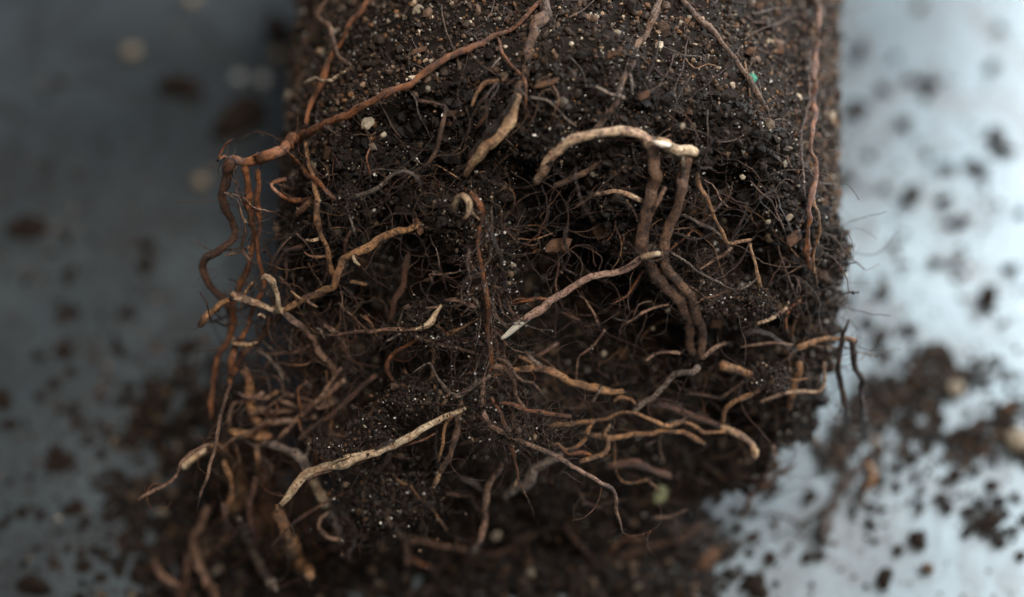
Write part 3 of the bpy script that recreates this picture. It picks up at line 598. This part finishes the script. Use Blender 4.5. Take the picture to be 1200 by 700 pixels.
root([(283, 568, 8, .05), (282, 578, 10, 0), (276, 590, 7, 0), (275, 598, 5, 0)], 'yellow', rU, 'root_tip', 'swollen yellow tip, out of focus', sides=12)
root([(240, 527, 5.5, .8), (226, 536, 5.5, .8), (215, 547, 5, .8)], 'cream', rU, 'side_root')
root([(245, 520, 2, 2.4), (228, 528, 2.4, 2.4), (215, 540, 2.6, 2.4), (208, 553, 2.8, 2.4), (197, 567, 3, 2.4), (183, 574, 2.8, 2.4), (170, 580, 2.6, 2.4), (162, 586, 1.6, 2.4)], 'pink', lump=.3, label='thin bumpy root ending leftmost over the soil')
root([(270, 452, 2, .9), (264, 470, 2.2, 1.7), (258, 492, 2.4, 2.1), (252, 515, 2.4, 2.4), (249, 532, 2, 2.4), (243, 555, 1.9, 2.6), (238, 570, 1.8, 2.6), (234, 583, 2, 2.6)], 'pink', label='hair-thin root hanging straight down at left')
root([(277, 432, 4, .2), (270, 442, 3.5, .4), (270, 455, 2.4, .8)], 'orange')
root([(300, 520, 3, .4), (303, 545, 3.5, .4), (308, 575, 3.5, .3), (315, 612, 3, .2)], 'tan')
for q in [[(400, 432, 3, .5), (385, 452, 3.4, .5), (362, 480, 3.5, .6), (345, 497, 3.5, .7), (327, 514, 3, .7)],
          [(404, 445, 3.5, .3), (385, 462, 4, .3), (366, 478, 4, .3), (350, 490, 3.5, .3)],
          [(395, 470, 4, .2), (360, 478, 4.5, .2), (330, 482, 4.5, .2), (300, 478, 4, .2)],
          [(370, 488, 3.5, .3), (345, 492, 4.5, .3), (318, 495, 4.5, .3), (290, 492, 3.5, .3)],
          [(328, 470, 2.5, .5), (338, 473, 3, .5), (352, 480, 2, .5)]]:
    root(q, 'pink')
root([(303, 411, 2, .8), (314, 420, 2.4, .8), (324, 430, 2.4, .7), (332, 446, 1.6, .7)], 'grey')
root([(342, 385, 2, .5), (341, 400, 2.2, .5), (340, 410, 1.6, .5)], 'grey')
root([(275, 395, 1.8, .8), (272, 402, 2.2, .8), (290, 404, 2.4, .8), (302, 401, 1.6, .8)], 'yellow')
root([(310, 372, 2.6, .9), (305, 368, 2.4, 1), (303, 372, 2, 1)], 'pale')
root([(369, 385, 1.2, .7), (376, 388, 1.8, .8), (380, 397, 1.4, .8)], 'grey')
root([(392, 412, 2, .6), (400, 405, 2.4, .6), (410, 420, 2.2, .6), (425, 430, 2, .5)], 'brown')
root([(350, 515, 3, .8), (385, 490, 3.5, .8), (410, 465, 3.5, .7), (440, 440, 3, .6)], 'brown')
root([(402, 578, 2, 1.9), (375, 592, 2, 2), (355, 605, 1.8, 2), (335, 622, 1.5, 1.9), (318, 640, 1.2, 1.8)], 'brown')
# blurred bottom-left fringe
for q, m in [([(243, 595, 5, -.2), (238, 615, 6, -.2), (226, 640, 6, -.2), (233, 660, 6, -.2), (248, 690, 5.5, -.2), (256, 715, 5, -.2)], 'pink'),
             ([(180, 655, 4, -.1), (190, 675, 5.5, -.1), (205, 685, 5, -.1), (214, 695, 4, -.1)], 'pink'),
             ([(280, 608, 4, .1), (292, 635, 5, .1), (305, 660, 5.5, .1), (322, 690, 5, 0)], 'grey'),
             ([(325, 600, 7, .3), (338, 632, 7, .3), (350, 655, 8, .2), (363, 675, 7, .2)], 'tan'),
             ([(220, 650, 4, -.1), (216, 680, 5, -.1), (212, 710, 5, -.1)], 'brown'),
             ([(262, 590, 4, .1), (266, 612, 4, .1), (274, 630, 4, 0)], 'brown'),
             ([(300, 560, 4, .2), (292, 590, 4.5, .1), (296, 625, 4, .1)], 'brown'),
             ([(385, 600, 3, 1), (375, 612, 3.5, 1), (384, 630, 3.5, .9), (398, 632, 3, .9)], 'pink'),
             ([(400, 600, 3, .9), (415, 625, 3, .8), (408, 650, 2.6, .8)], 'dark'),
             ([(262, 540, 3.5, .2), (272, 575, 4, .1), (262, 610, 4, 0)], 'tan')]:
    root([(a_, b_, c_, d_ + .9) for a_, b_, c_, d_ in q], m)

# filler: fibrous roots matted over the end and the flanks, each one its own part
def random_root(kind):
    for _ in range(60):
        if kind == 'end':
            px = random.uniform(300, 960); py = random.uniform(190, 640)
        elif kind == 'edge':
            px = random.uniform(288, 345); py = random.uniform(250, 500)
        elif kind == 'left':
            px = random.uniform(270, 430); py = random.uniform(260, 660)
        else:
            px = random.uniform(360, 960); py = random.uniform(-10, 200)
        p, ok = hit(px, py)
        if ok or kind in ('left', 'edge'): break
    L = random.randint(3, 6); st = random.uniform(9, 22)
    a = random.uniform(0, 2 * math.pi)
    if kind == 'left': a = math.pi / 2 + random.gauss(0, .6)
    if kind == 'end' and py > 420: a = random.choice([0, math.pi]) + random.gauss(0, .5)
    r = random.choice([.9, 1.1, 1.4, 1.8, 2.4, 3.2]); h = random.uniform(0.05, .35) if kind == 'flank' else random.uniform(0.0, .7)
    if kind == 'flank': h = random.uniform(.03, .12); r = min(r, 2.4)
    q = []
    for i in range(L):
        q.append((px, py, r * (1 - 0.12 * i), h)); a += random.gauss(0, .45)
        px += st * math.cos(a); py += st * math.sin(a); h += random.uniform(-.12, .12)
        if kind == 'flank': h = max(.03, min(h, .14))
    mats = ['brown', 'dark', 'purple', 'tan', 'pink', 'orange', 'grey'] if kind != 'flank' else ['purple', 'grey', 'brown', 'tan']
    wts = [5, 4, 4, 2, 2, 2, 1] if kind != 'flank' else [4, 2, 4, 2]
    me_o = root(q, random.choices(['tan', 'grey', 'orange', 'brown', 'pink'], [4, 2, 2, 3, 2])[0] if kind == 'left' and py > 400 else random.choices(mats, wts)[0], sides=5, wig=0.05, hair=(kind != 'flank'))
for i in range(95): random_root('end')
for i in range(62): random_root('left')
for i in range(34): random_root('flank')
for i in range(26): random_root('edge')

# fine hair roots and crumbs sitting on roots (uncountable)
def thin_strands(name, paths, mat, rad):
    Vs = []; Fs = []; UV = []; b = 0
    th = np.array([0, 2.1, 4.2])
    for p in paths:
        n = len(p); T = np.gradient(p, axis=0); T /= np.linalg.norm(T, axis=1)[:, None] + 1e-9
        A = np.cross(T, [0.31, 0.52, 0.79]); A /= np.linalg.norm(A, axis=1)[:, None] + 1e-9; B = np.cross(T, A)
        r = rad * random.uniform(.6, 1.4) * np.linspace(1, .45, n)
        V = p[:, None] + r[:, None, None] * (A[:, None] * np.cos(th)[None, :, None] + B[:, None] * np.sin(th)[None, :, None])
        Vs.append(V.reshape(-1, 3)); UV.append(np.stack([np.repeat(np.arange(n) * .1, 3), np.tile([0, .5, 1], n)], 1))
        i = np.arange(n * 3).reshape(n, 3) + b; j = np.roll(i, -1, 1)
        Fs.append(np.stack([i[:-1].ravel(), j[:-1].ravel(), j[1:].ravel(), i[1:].ravel()], 1)); b += n * 3
    o = link(name, mesh_np(name, np.vstack(Vs), np.vstack(Fs), mat, True, uv=np.vstack(UV)), ball)
    tag(o, kind='stuff')
def strand(p0, d, L, n=8, curl=.9, sag=0.1):
    d = d / np.linalg.norm(d); k = rng.normal(size=3) * curl; out = [p0]
    for i in range(n - 1):
        d = d + np.cross(k, d) * (1.2 / n) + rng.normal(size=3) * 0.16 + np.array([0, 0, -sag / n]); d /= np.linalg.norm(d)
        out.append(out[-1] + d * L / n)
    return np.array(out)
def add_hairs():
    ends = vis & facew
    for mat, n, r, L in (('brown', 600, .006, (.2, 1.0)), ('grey', 380, .0045, (.15, .8)), ('dark', 1400, .007, (.3, 1.3)), ('tan', 220, .006, (.2, .9))):
        p, nn = sample(n, ends)
        paths = [strand(p[i], nn[i] + rng.normal(size=3) * .8, random.uniform(*L), 9, 2.0) for i in range(n)]
        thin_strands('hair_roots', paths, M[mat], r)
    def long_strand(px, py, a, L, h):
        p0 = P(px, py, h); d = math.cos(a) * RT - math.sin(a) * UP
        return strand(p0, d, L, 16, 1.6, .25)
    for mat, n, r in (('brown', 120, .012), ('purple', 150, .010), ('tan', 70, .009), ('dark', 280, .011), ('pink', 60, .008)):
        ps = []
        for _ in range(n):
            px = random.uniform(290, 975); py = random.uniform(200, 650)
            if not hit(px, py)[1]: continue
            a = random.uniform(0, 6.28)
            if py > 430: a = random.choice([0, math.pi]) + random.gauss(0, .5)
            if px < 420: a = math.pi / 2 + random.gauss(0, .7)
            ps.append(long_strand(px, py, a, random.uniform(.5, 2.2), random.uniform(.0, .5)))
        thin_strands('hair_roots', ps, M[mat], r)
    p, nn = sample(500, vis & ~facew)
    paths = [strand(p[i] + nn[i] * .04, np.cross(nn[i], rng.normal(size=3)) + nn[i] * .1, random.uniform(.3, 1.2), 9, .5) for i in range(500)]
    thin_strands('hair_roots', paths, M['brown'], .007)
    fl = [[], [], []]
    for _ in range(150):
        px = random.uniform(350, 980); py = random.uniform(-20, 330); a0 = random.choice([math.pi / 2, 0, .8, 2.3]) + random.gauss(0, .5); q = []
        hgt = random.uniform(.05, .12)
        for k in range(random.randint(5, 11)):
            p, ok = hit(px, py)
            if not ok or p[1] < .3: break
            n_ = np.array([p[0] - cx_at(p[1]), 0, p[2] - rad_at(p[1])]); q.append(p + n_ / np.linalg.norm(n_) * hgt)
            px += 9 * math.cos(a0); py += 9 * math.sin(a0); a0 += random.gauss(0, .22)
        if len(q) > 3: fl[random.randrange(3)].append(catmull(q, .08))
    thin_strands('hair_roots', fl[0], M['purple'], .017); thin_strands('hair_roots', fl[1], M['brown'], .014); thin_strands('hair_roots', fl[2], M['grey'], .011)
    # the hanging fringe at the lower left
    fr = [[], [], []]
    for _ in range(170):
        px = random.uniform(262, 400); py = random.uniform(330, 600); p0 = P(px, py, random.uniform(0, .8))
        fr[random.randrange(3)].append(strand(p0, UP * -1 + rng.normal(size=3) * .55, random.uniform(.6, 2.2), 14, 1.0, .3))
    thin_strands('hair_roots', fr[0], M['brown'], .016); thin_strands('hair_roots', fr[1], M['orange'], .012); thin_strands('hair_roots', fr[2], M['pink'], .010)
    # hairs along the traced roots
    a = []; c = []; lets = [[], [], []]
    cp = []; cs = []
    for path, r in ROOT_PATHS:
        n = len(path)
        if n < 4: continue
        ln = n * .07
        for _ in range(int(ln * 4)):
            i = rng.integers(0, n); d = rng.normal(size=3)
            (a if rng.random() < .6 else c).append(strand(path[i], d, random.uniform(.08, .4), 6, 2.5))
        for e, T in ((0, path[0] - path[1]), (n - 1, path[-1] - path[-2])):      # torn ends fray
            for _ in range(4 if r[e] > .02 else 1):
                (a if rng.random() < .4 else c).append(strand(path[e], T / .07 + rng.normal(size=3) * .5, random.uniform(.1, .45), 6, 1.2))
        for _ in range(int(ln * 1.1)):                                             # thin rootlets that fork off
            i = rng.integers(0, n); k = strand(path[i], rng.normal(size=3) + (path[-1] - path[0]) * .4, random.uniform(.4, 1.5), 12, 1.8, .3)
            lets[0 if rng.random() < .6 else 1].append(k)
            for _ in range(2): j = rng.integers(3, 11); lets[2].append(strand(k[j], rng.normal(size=3), random.uniform(.15, .6), 6, 2))
        dens = vnoise(path * 1.7, 51)
        for _ in range(int(ln * 34)):
            i = rng.integers(0, n); d = rng.normal(size=3); d /= np.linalg.norm(d)
            if dens[i] < rng.uniform(-.6, .5): continue
            cp.append(path[i] + d * r[i]); cs.append(min(.04, .011 * math.exp(rng.normal() * .55)))
    thin_strands('hair_roots', lets[0], M['brown'], .010); thin_strands('hair_roots', lets[1], M['orange'], .009); thin_strands('hair_roots', lets[2], M['purple'], .006)
    thin_strands('hair_roots', a, M['dark'], .0045); thin_strands('hair_roots', c, M['grey'], .0035)
    cp = np.array(cp); cs = np.array(cs)
    tag(link('soil_crumbs', crumbs('root_crumbs', cp, cs, soil_cols(len(cp), .6), M['crumb'], True), ball), kind='stuff')
    # crusts of soil round the central strands, with pale grains coloured in as sparkle
    blobs = [(590, 305, .9, 9, 30, 260), (552, 300, .9, 7, 30, 120), (484, 372, 1.2, 8, 12, 160), (487, 465, 1.5, 24, 12, 800), (555, 465, 1.4, 22, 20, 350), (520, 395, 1.1, 50, 14, 250), (716, 110, .4, 10, 30, 400),
             (700, 142, .4, 5, 6, 70), (822, 185, .85, 6, 8, 160), (600, 510, 2.2, 26, 14, 250), (450, 575, 1.4, 46, 38, 800), (392, 525, 2.6, 18, 6, 250), (440, 500, 2.2, 24, 18, 260), (410, 235, .9, 12, 10, 130),
             (835, 345, .4, 12, 16, 120), (880, 355, .4, 22, 12, 500), (400, 630, .7, 12, 20, 200), (905, 440, .4, 16, 10, 260), (535, 250, .8, 22, 20, 350), (572, 390, 1.2, 6, 40, 90)]
    pp = []; ss = []
    for (x, y, h, sx, sy, n) in blobs:
        c0 = FP(x, y, h)
        q = rng.normal(size=(n, 3)) * [sx / 72 * .7, .18, sy / 72 * .7]
        pp.append(c0 + q[:, :1] * RT + q[:, 1:2] * FWD + q[:, 2:] * UP); ss.append(np.clip(rng.lognormal(-4.1, .5, n), .006, .05))
    pp = np.vstack(pp); ss = np.concatenate(ss)
    cols = soil_cols(len(pp), .42); br = rng.random(len(pp)) < .06
    cols[br] = np.array([.6, .57, .52]) * rng.uniform(.3, 1, (br.sum(), 1)); ss[br] = np.minimum(ss[br], .016)
    tag(link('soil_crumbs', crumbs('crusted_crumbs', pp, ss, cols, M['crumb'], False), ball), kind='stuff')
    paths = []
    for (x, y, h, sx, sy, n) in blobs:
        c0 = FP(x, y, h)
        for k in range(int(n / 6)):
            q = rng.normal(size=3) * [sx / 72 * .6, .15, sy / 72 * .6]
            paths.append(strand(c0 + q[0] * RT + q[1] * FWD + q[2] * UP, rng.normal(size=3), random.uniform(.2, .7), 8, 2))
    for (x, y, h, sx, sy, n) in [(560, 450, 1.7, 40, 25, 80), (420, 520, 2.2, 40, 14, 60), (600, 500, 2.2, 45, 20, 80), (520, 395, 1.4, 60, 20, 60), (640, 500, 2.3, 40, 16, 40), (820, 330, .6, 40, 35, 70), (380, 400, .6, 60, 60, 90), (450, 600, 1.6, 60, 40, 80)]:
        c0 = FP(x, y, h)
        for k in range(n):
            q = rng.normal(size=3) * [sx / 72 * .7, .15, sy / 72 * .7]
            paths.append(strand(c0 + q[0] * RT + q[1] * FWD + q[2] * UP, rng.normal(size=3) + [0, 0, -.5], random.uniform(.3, 1.1), 10, 2, .3))
    bris = []; gl = []
    for (X, Y) in [(564, 250), (562, 275), (561, 300), (566, 325), (570, 350), (573, 372), (572, 395), (575, 420), (588, 300), (592, 330), (550, 310), (549, 335), (596, 350), (580, 280)]:
        for _ in range(11):
            c0 = FP(X + random.gauss(0, 3), Y + random.uniform(-14, 14), .9)
            bris.append(strand(c0, RT * rng.normal() - UP * random.uniform(.2, 1.4) + FWD * rng.normal() * .4, random.uniform(.15, .55), 8, 1.6, .2))
            for w_ in bris[-1][2::3]: gl.append(w_)
    cl = [[], [], []]
    for _ in range(66):                     # rootlets hanging together with the centre root
        Y = random.choice([random.uniform(240, 330), random.uniform(300, 430)])
        c0 = FP(random.gauss(570 + (Y - 300) * .03, 13), Y, random.uniform(.5, 1.1))
        k_ = strand(c0, RT * rng.normal() * .35 - UP + FWD * rng.normal() * .2, random.uniform(.6, 1.5), 14, 1.1, .2); cl[random.randrange(3)].append(k_)
        for w_ in k_[1::4]: gl.append(w_ + rng.normal(size=3) * .02)
        for j in (4, 8, 11): bris.append(strand(k_[j], rng.normal(size=3), random.uniform(.12, .35), 6, 2))
    thin_strands('hair_roots', cl[0], M['pink'], .014); thin_strands('hair_roots', cl[1], M['purple'], .017); thin_strands('hair_roots', cl[2], M['grey'], .010)
    thin_strands('hair_roots', bris[::2], M['grey'], .0055); thin_strands('hair_roots', bris[1::2], M['orange'], .007)
    gl = np.array(gl); gl = gl[rng.random(len(gl)) < .6]
    tag(link('grit_and_glints', crumbs('glints', gl, np.clip(rng.lognormal(-4.6, .4, len(gl)), .006, .018), np.full((len(gl), 3), .62) * rng.uniform(.4, 1, (len(gl), 1)), M['grit'], True), ball), kind='stuff')  # pale grains on the hairs painted in as glints
    random.shuffle(paths); k = len(paths) // 3
    thin_strands('hair_roots', paths[:k], M['purple'], .0045); thin_strands('hair_roots', paths[k:2 * k], M['grey'], .0032); thin_strands('hair_roots', paths[2 * k:], M['brown'], .005)
add_hairs()

# ------------------------------------------------------------------ lumps: stones, chips, clods
def lump_mesh(name, mat, rough=.25, sub=2, flat=1.0, seed=0):
    import bmesh
    bm = bmesh.new(); bmesh.ops.create_icosphere(bm, subdivisions=sub, radius=1)
    V = np.array([v.co[:] for v in bm.verts]); F = np.array([[v.index for v in f.verts] for f in bm.faces]); bm.free()
    d = 1 + rough * fbm(V * 1.6 + seed * 3.1, 4, seed)
    V = V * d[:, None] * np.array([1, rng.uniform(.6, 1), flat])
    return V, F
def ball_piece(name, px, py, h, sx, sz, mat, rot=0, label=None, thick=.6):
    V, F = lump_mesh(name, mat, .32, 2, 1, random.randint(1, 99))
    if name == 'bark_chip':                 # splintered, squarish chips
        V = np.sign(V) * np.abs(V) ** .45; V[:, 0] += .25 * V[:, 2]; V = V * (1 + .18 * vnoise(V * 2.3, random.randint(1, 99)))[:, None]
    c, s = math.cos(rot), math.sin(rot)
    k = 1 / 72
    a = V[:, 0] * sx * k; b = V[:, 2] * sz * k; dd = V[:, 1] * min(sx, sz) * k * thick
    a, b = a * c - b * s, a * s + b * c
    c0 = P(px, py, h)
    W = c0 + a[:, None] * RT + b[:, None] * UP + dd[:, None] * FWD
    o = link(name, mesh_np(name, W, F, M[mat], False), ball)
    if label: o['label'] = label
for x, y, sx, sz in [(430, 145, 9, 11), (491, 12, 10, 8), (393, 37, 4, 8), (404, 42, 4, 5), (723, 38, 6, 5), (450, 158, 5, 4), (700, 20, 4, 4), (585, 22, 3, 3), (920, 105, 5, 5), (900, 165, 4, 4), (640, 60, 4, 3.5),
                    (798, 27, 5, 4), (870, 208, 5, 4), (925, 255, 7, 6), (900, 260, 4, 4), (708, 415, 5, 6), (783, 364, 4, 5), (400, 640, 9, 8), (582, 628, 9, 8), (950, 40, 4, 4), (800, 148, 5, 4), (860, 45, 3, 4), (938, 100, 4, 4), (505, 72, 4, 4), (765, 385, 3, 3), (455, 25, 3, 4)]:
    ball_piece('grit_stone', x, y, .1, sx * .68, sz * .68, 'stone', random.uniform(0, 3))
ball_piece('bark_chip', 655, 288, .3, 14, 8, 'bark', .05, 'rust-brown bark chip in the dark hollow', .35)
for x, y, sx, sz, r in [(490, 265, 4, 10, .5), (755, 112, 6, 4, .4), (830, 655, 9, 14, -.4), (720, 62, 9, 4, .4), (930, 280, 9, 6, .6), (490, 60, 9, 3, .3), (915, 60, 4, 4, 0), (880, 60, 5, 4, 0), (815, 500, 3, 3, 0), (840, 380, 7, 5, 0), (890, 8, 4, 4, 0), (640, 98, 12, 3, .2)]:
    ball_piece('bark_chip', x, y, .15, sx, sz, 'bark', r)
ball_piece('green_granule', 880, 92, .12, 6, 5, 'green', 0, 'tiny green granule in the upper right soil')
ball_piece('seed_fleck', 775, 580, .2, 7, 13, 'leaf', -.4, 'pale green fleck low on the end face')

# --- things lying on the table
CLODS = []
for k in range(6):
    V, F = lump_mesh('clod', 'clod', .55, 3, .62, k + 3)
    V = V - [0, 0, V[:, 2].min() * .75]
    n = 90; th = rng.normal(size=(n, 3)); th /= np.linalg.norm(th, axis=1)[:, None]; th[:, 2] = np.abs(th[:, 2]) * .8
    pos = th * rng.uniform(.7, 1.15, (n, 1)) * [1, .85, .8]; sz = rng.uniform(.07, .26, n)
    cm = (ICO_V[None] * (1 + rng.uniform(-.35, .35, (n, 12, 1)))) * sz[:, None, None] + pos[:, None]
    V2 = np.vstack([V, cm.reshape(-1, 3)]); F2 = np.vstack([F, (ICO_F[None] + (np.arange(n) * 12)[:, None, None]).reshape(-1, 3) + len(V)])
    CLODS.append(mesh_np('soil_clod', V2, F2, M['clod'], False))
SV, SF = lump_mesh('stone', 'stone', .2, 2, .8, 4); SV = SV - [0, 0, SV[:, 2].min()]
STONE = mesh_np('grit_stone', SV, SF, M['stone'], False)
STONE_W = STONE.copy(); STONE_W.materials.clear(); STONE_W.materials.append(soil_mat('white_perlite', False, (.16, .17, .17), (.36, .37, .36), .4, .6))
SV2, SF2 = lump_mesh('stone', 'bark', .3, 2, .6, 14); SV2 = SV2 - [0, 0, SV2[:, 2].min()]
CHIP = mesh_np('bark_chip', SV2, SF2, M['bark'], False)
def lay(name, me, px, py, r, label, cat, group=None, asp=1.0, rot=None):
    o = bpy.data.objects.new(name, me); COL.objects.link(o)
    p = table_pt(px, py); dep = np.dot(p - CAMP, FWD); s = r / 2000 * dep
    o.location = Vector(p * S); o.rotation_euler = (0, 0, random.uniform(0, 6.28) if rot is None else rot)
    o.scale = (s, s * asp, s * .9); tag(o, label, cat, group); return o
own = [(212, 108, 26, .5, 'elongated dark clod of soil left of the ball near the top'), (280, 150, 34, .5, 'largest dark clod on the left, tight beside the upper ball edge'), (328, 42, 20, .8, 'dark clod touching the ball at its top left edge'),
       (35, 272, 20, .8, 'round dark clod alone near the left picture edge'), (73, 545, 15, .9, 'dark clod alone on the lower left of the table'), (172, 312, 12, .8, 'small clod midway between left edge and hanging root'),
       (222, 410, 13, .8, 'small dark clod just left of the blunt root tip'), (1067, 232, 16, .7, 'dark clod alone right of the ball at mid height'), (1158, 350, 17, .7, 'dark clod near the right edge, above the spilled heap'),
       (1032, 396, 12, .8, 'dark crumb between the ball corner and the spilled heap'), (1160, 614, 14, .8, 'loose squarish clod low on the right of the table'), (1036, 680, 14, .6, 'dark clod at the bottom edge right of the ball'),
       (1166, 160, 10, .9, 'dark crumb upper right, beside a fainter twin'), (1008, 62, 14, .6, 'dark crumb by the ball edge at the top right'), (1035, 345, 9, .9, 'small tan-flecked crumb right of the ball'),
       (140, 410, 15, .4, 'thin dark streak of soil on the left of the table'), (4, 470, 14, .8, 'dark clod cut by the left picture edge'), (40, 690, 20, .7, 'dark clod in the bottom left corner'), (886, 690, 18, .6, 'clod at the bottom edge just right of the ball')]
for x, y, r, a, l in own: lay('soil_clod', CLODS[random.randrange(6)], x, y, r * .9, l, 'soil clod', 'separate soil clods on the table', a)
for x, y, r, l in [(155, 65, 9, 'whitish grit stone far up on the left of the table'), (225, 3, 8, 'tan grit stone at the very top, left of the ball'), (236, 217, 9, 'tan grit stone left of the hanging root cluster'), (326, 68, 8, 'tan grit stone beside the clod at the ball top left'),
                   (1190, 522, 15, 'big cream stone in the heap at the right picture edge'), (1118, 460, 10, 'small pinkish-cream stone on the right heap'), (1035, 340, 5, 'tiny tan stone right of the ball at mid height')]:
    lay('grit_stone', STONE, x, y, r, l, 'stone', 'pale stones on the table')
for x, y, r, l in [(308, 98, 9, 'white perlite grain left of the upper ball'), (280, 95, 8, 'dull white perlite grain beside a brighter one')]:
    lay('perlite_grain', STONE_W, x, y, r, l, 'perlite')
for x, y, r, l in [(240, 402, 7, 'orange chip on the clod left of the root tip'), (992, 437 + 130, 11, 'orange bark chip in the spill right of the ball'), (1086, 668, 8, 'rust-coloured chip low on the right of the table')]:
    lay('bark_chip', CHIP, x, y, r, l, 'bark chip')
# small scattered crumbs, region by region
def scatter(n, region, rr, label, group, avoid=None):
    for _ in range(n):
        px, py = region()
        lay('soil_crumb', CLODS[random.randrange(6)], px, py, random.uniform(*rr), label, 'soil crumb', group, random.uniform(.6, 1))
scatter(95, lambda: (random.uniform(992, 1205), random.triangular(0, 700, 560)), (2.5, 7.5), 'small dark crumb scattered on the bright table right of the ball', 'crumbs on the bright right side')
def leftreg():
    while True:
        x, y = random.uniform(0, 320), random.triangular(0, 700, 650)
        if x < 90 + (y / 700) * 230: return x, y
scatter(80, leftreg, (2.5, 9), 'small dark crumb scattered on the dim table left of the ball', 'crumbs on the dim left side')
for x, y, r in [(1090, 100, 9), (1085, 115, 7), (1162, 80, 8), (1150, 205, 9), (1140, 195, 8), (1170, 175, 8), (1072, 228, 8), (1105, 235, 9), (1130, 260, 8), (1110, 200, 8), (1180, 178, 8), (1000, 130, 10), (1012, 128, 8), (992, 210, 8), (1118, 310, 8), (1172, 35, 6), (1078, 10, 7), (1100, 410, 9), (1068, 388, 6), (1018, 470, 7), (905, 575, 8), (950, 583, 8), (903, 655, 8), (945, 655, 7), (960, 653, 7), (1075, 635, 11), (1110, 595, 8), (1120, 560, 8), (1160, 570, 7)]:
    lay('soil_crumb', CLODS[random.randrange(6)], x, y, r, 'small dark crumb scattered on the bright table right of the ball', 'soil crumb', 'crumbs on the bright right side', .8)

def heap(name, label, blobs, smin, smax, bright=.8, seed=0):
    """spilled soil: crumbs piled over gaussian patches given in photo pixels"""
    pp = []; ss = []
    for (x, y, sx, sy, n, hgt) in blobs:
        u = rng.normal(size=(n, 2)); px = x + u[:, 0] * sx; py = y + u[:, 1] * sy
        r = np.hypot(u[:, 0], u[:, 1])
        s = np.clip(rng.lognormal(math.log(smin * 2.0), .55, n), smin, smax)
        nz = vnoise(np.stack([px / 15, py / 15, px * 0 + seed], 1), 91) + .5 * vnoise(np.stack([px / 9, py / 9, px * 0], 1), 92)
        for i in range(n):
            if hgt < .4 and nz[i] < -.15: continue
            if hgt >= .4 and nz[i] < -.45 and r[i] > .9: continue
            q = table_pt(px[i], py[i]); hz = max(0, hgt * math.exp(-r[i] ** 2 / 1.6)) * rng.random() + s[i] * .5
            pp.append(q + np.array([0, 0, hz])); ss.append(s[i])
    pp = np.array(pp); ss = np.array(ss)
    o = link(name, crumbs(name, pp, ss, soil_cols(len(pp), bright), M['crumb']))
    tag(o, label, 'spilled soil', kind='stuff'); return o
heap('spilled_soil', 'heap of loose dark soil under the hanging roots, lower left of the ball',
     [(270, 570, 42, 55, 4200, .7), (190, 500, 30, 24, 700, .3), (150, 480, 10, 10, 70, .25), (290, 660, 60, 38, 3200, .5), (185, 600, 26, 30, 650, .25), (160, 675, 24, 18, 200, .2), (230, 470, 22, 18, 500, .25), (180, 455, 7, 12, 60, .2), (210, 690, 24, 14, 450, .2), (60, 600, 60, 60, 90, .02), (130, 560, 30, 60, 120, .05)], .02, .10, .3, seed=1)
heap('spilled_soil', 'loose soil banked against the lower front edge of the ball, darkened for its shadow',
     [(430, 670, 70, 28, 4500, .7), (600, 680, 90, 24, 4600, .6), (720, 685, 55, 20, 3200, .5), (775, 640, 40, 24, 2200, .45), (560, 705, 80, 10, 1500, .3), (800, 650, 28, 22, 500, .3)], .02, .09, .22)  # real soil, but darker and fuller to stand in for the ball's undershadow
heap('spilled_soil', 'spilled heap of loose soil on the bright table right of the ball',
     [(1078, 448, 28, 18, 620, .22), (1045, 468, 26, 14, 260, .12), (1140, 515, 18, 14, 300, .18), (1112, 430, 32, 9, 160, .1), (1192, 490, 14, 20, 110, .12), (1000, 495, 18, 22, 260, .12), (985, 535, 16, 12, 130, .1), (1040, 535, 26, 6, 120, .08), (1180, 540, 28, 9, 100, .08), (1012, 575, 8, 14, 50, .08), (1100, 490, 40, 22, 200, .08), (1160, 612, 14, 10, 90, .1), (1090, 520, 70, 60, 160, .02), (1060, 350, 60, 90, 60, .02)], .02, .10, .35, seed=2)
heap('soil_dust', 'fine soil dust sprinkled sparsely over the whole table', [(1090, 330, 80, 190, 900, 0), (120, 400, 110, 230, 1400, 0), (950, 640, 60, 40, 80, 0)], .015, .05)

# loose forked root fragment on the table at lower right
def table_root(pts, mat, parent=None, name='root_strand'):
    q = []
    for x, y, r, h in pts:
        p = table_pt(x, y, h); dep = np.dot(p - CAMP, FWD); q.append([*p, r / 2000 * dep])
    c = catmull(q)
    me, _, _ = tube(name, c[:, :3].copy(), c[:, 3], M[mat], 8, .03, .25)
    return link(name, me, parent)
frag = bpy.data.objects.new('root_fragment', None); COL.objects.link(frag); frag.empty_display_size = .01
tag(frag, 'loose dark forked root fragment lying on the bright table at lower right', 'root fragment')
table_root([(1010, 545, 4, .5), (990, 570, 6, .4), (977, 590, 7, .3), (968, 610, 7, .2), (967, 638, 6, .15)], 'dark', frag)
table_root([(980, 595, 4, .3), (960, 603, 4, .2), (935, 618, 3.5, .12)], 'dark', frag)
table_root([(1015, 540, 4, .4), (1025, 560, 4, .3), (1012, 575, 3.5, .2)], 'tan', frag)
f2 = table_root([(888, 606, 1.4, .3), (905, 601, 1.6, .3), (925, 606, 1.6, .2), (936, 618, 1.2, .15)], 'dark', None, 'loose_root_hair')
tag(f2, 'single dark hair root lying on the table beside the forked fragment', 'root hair')
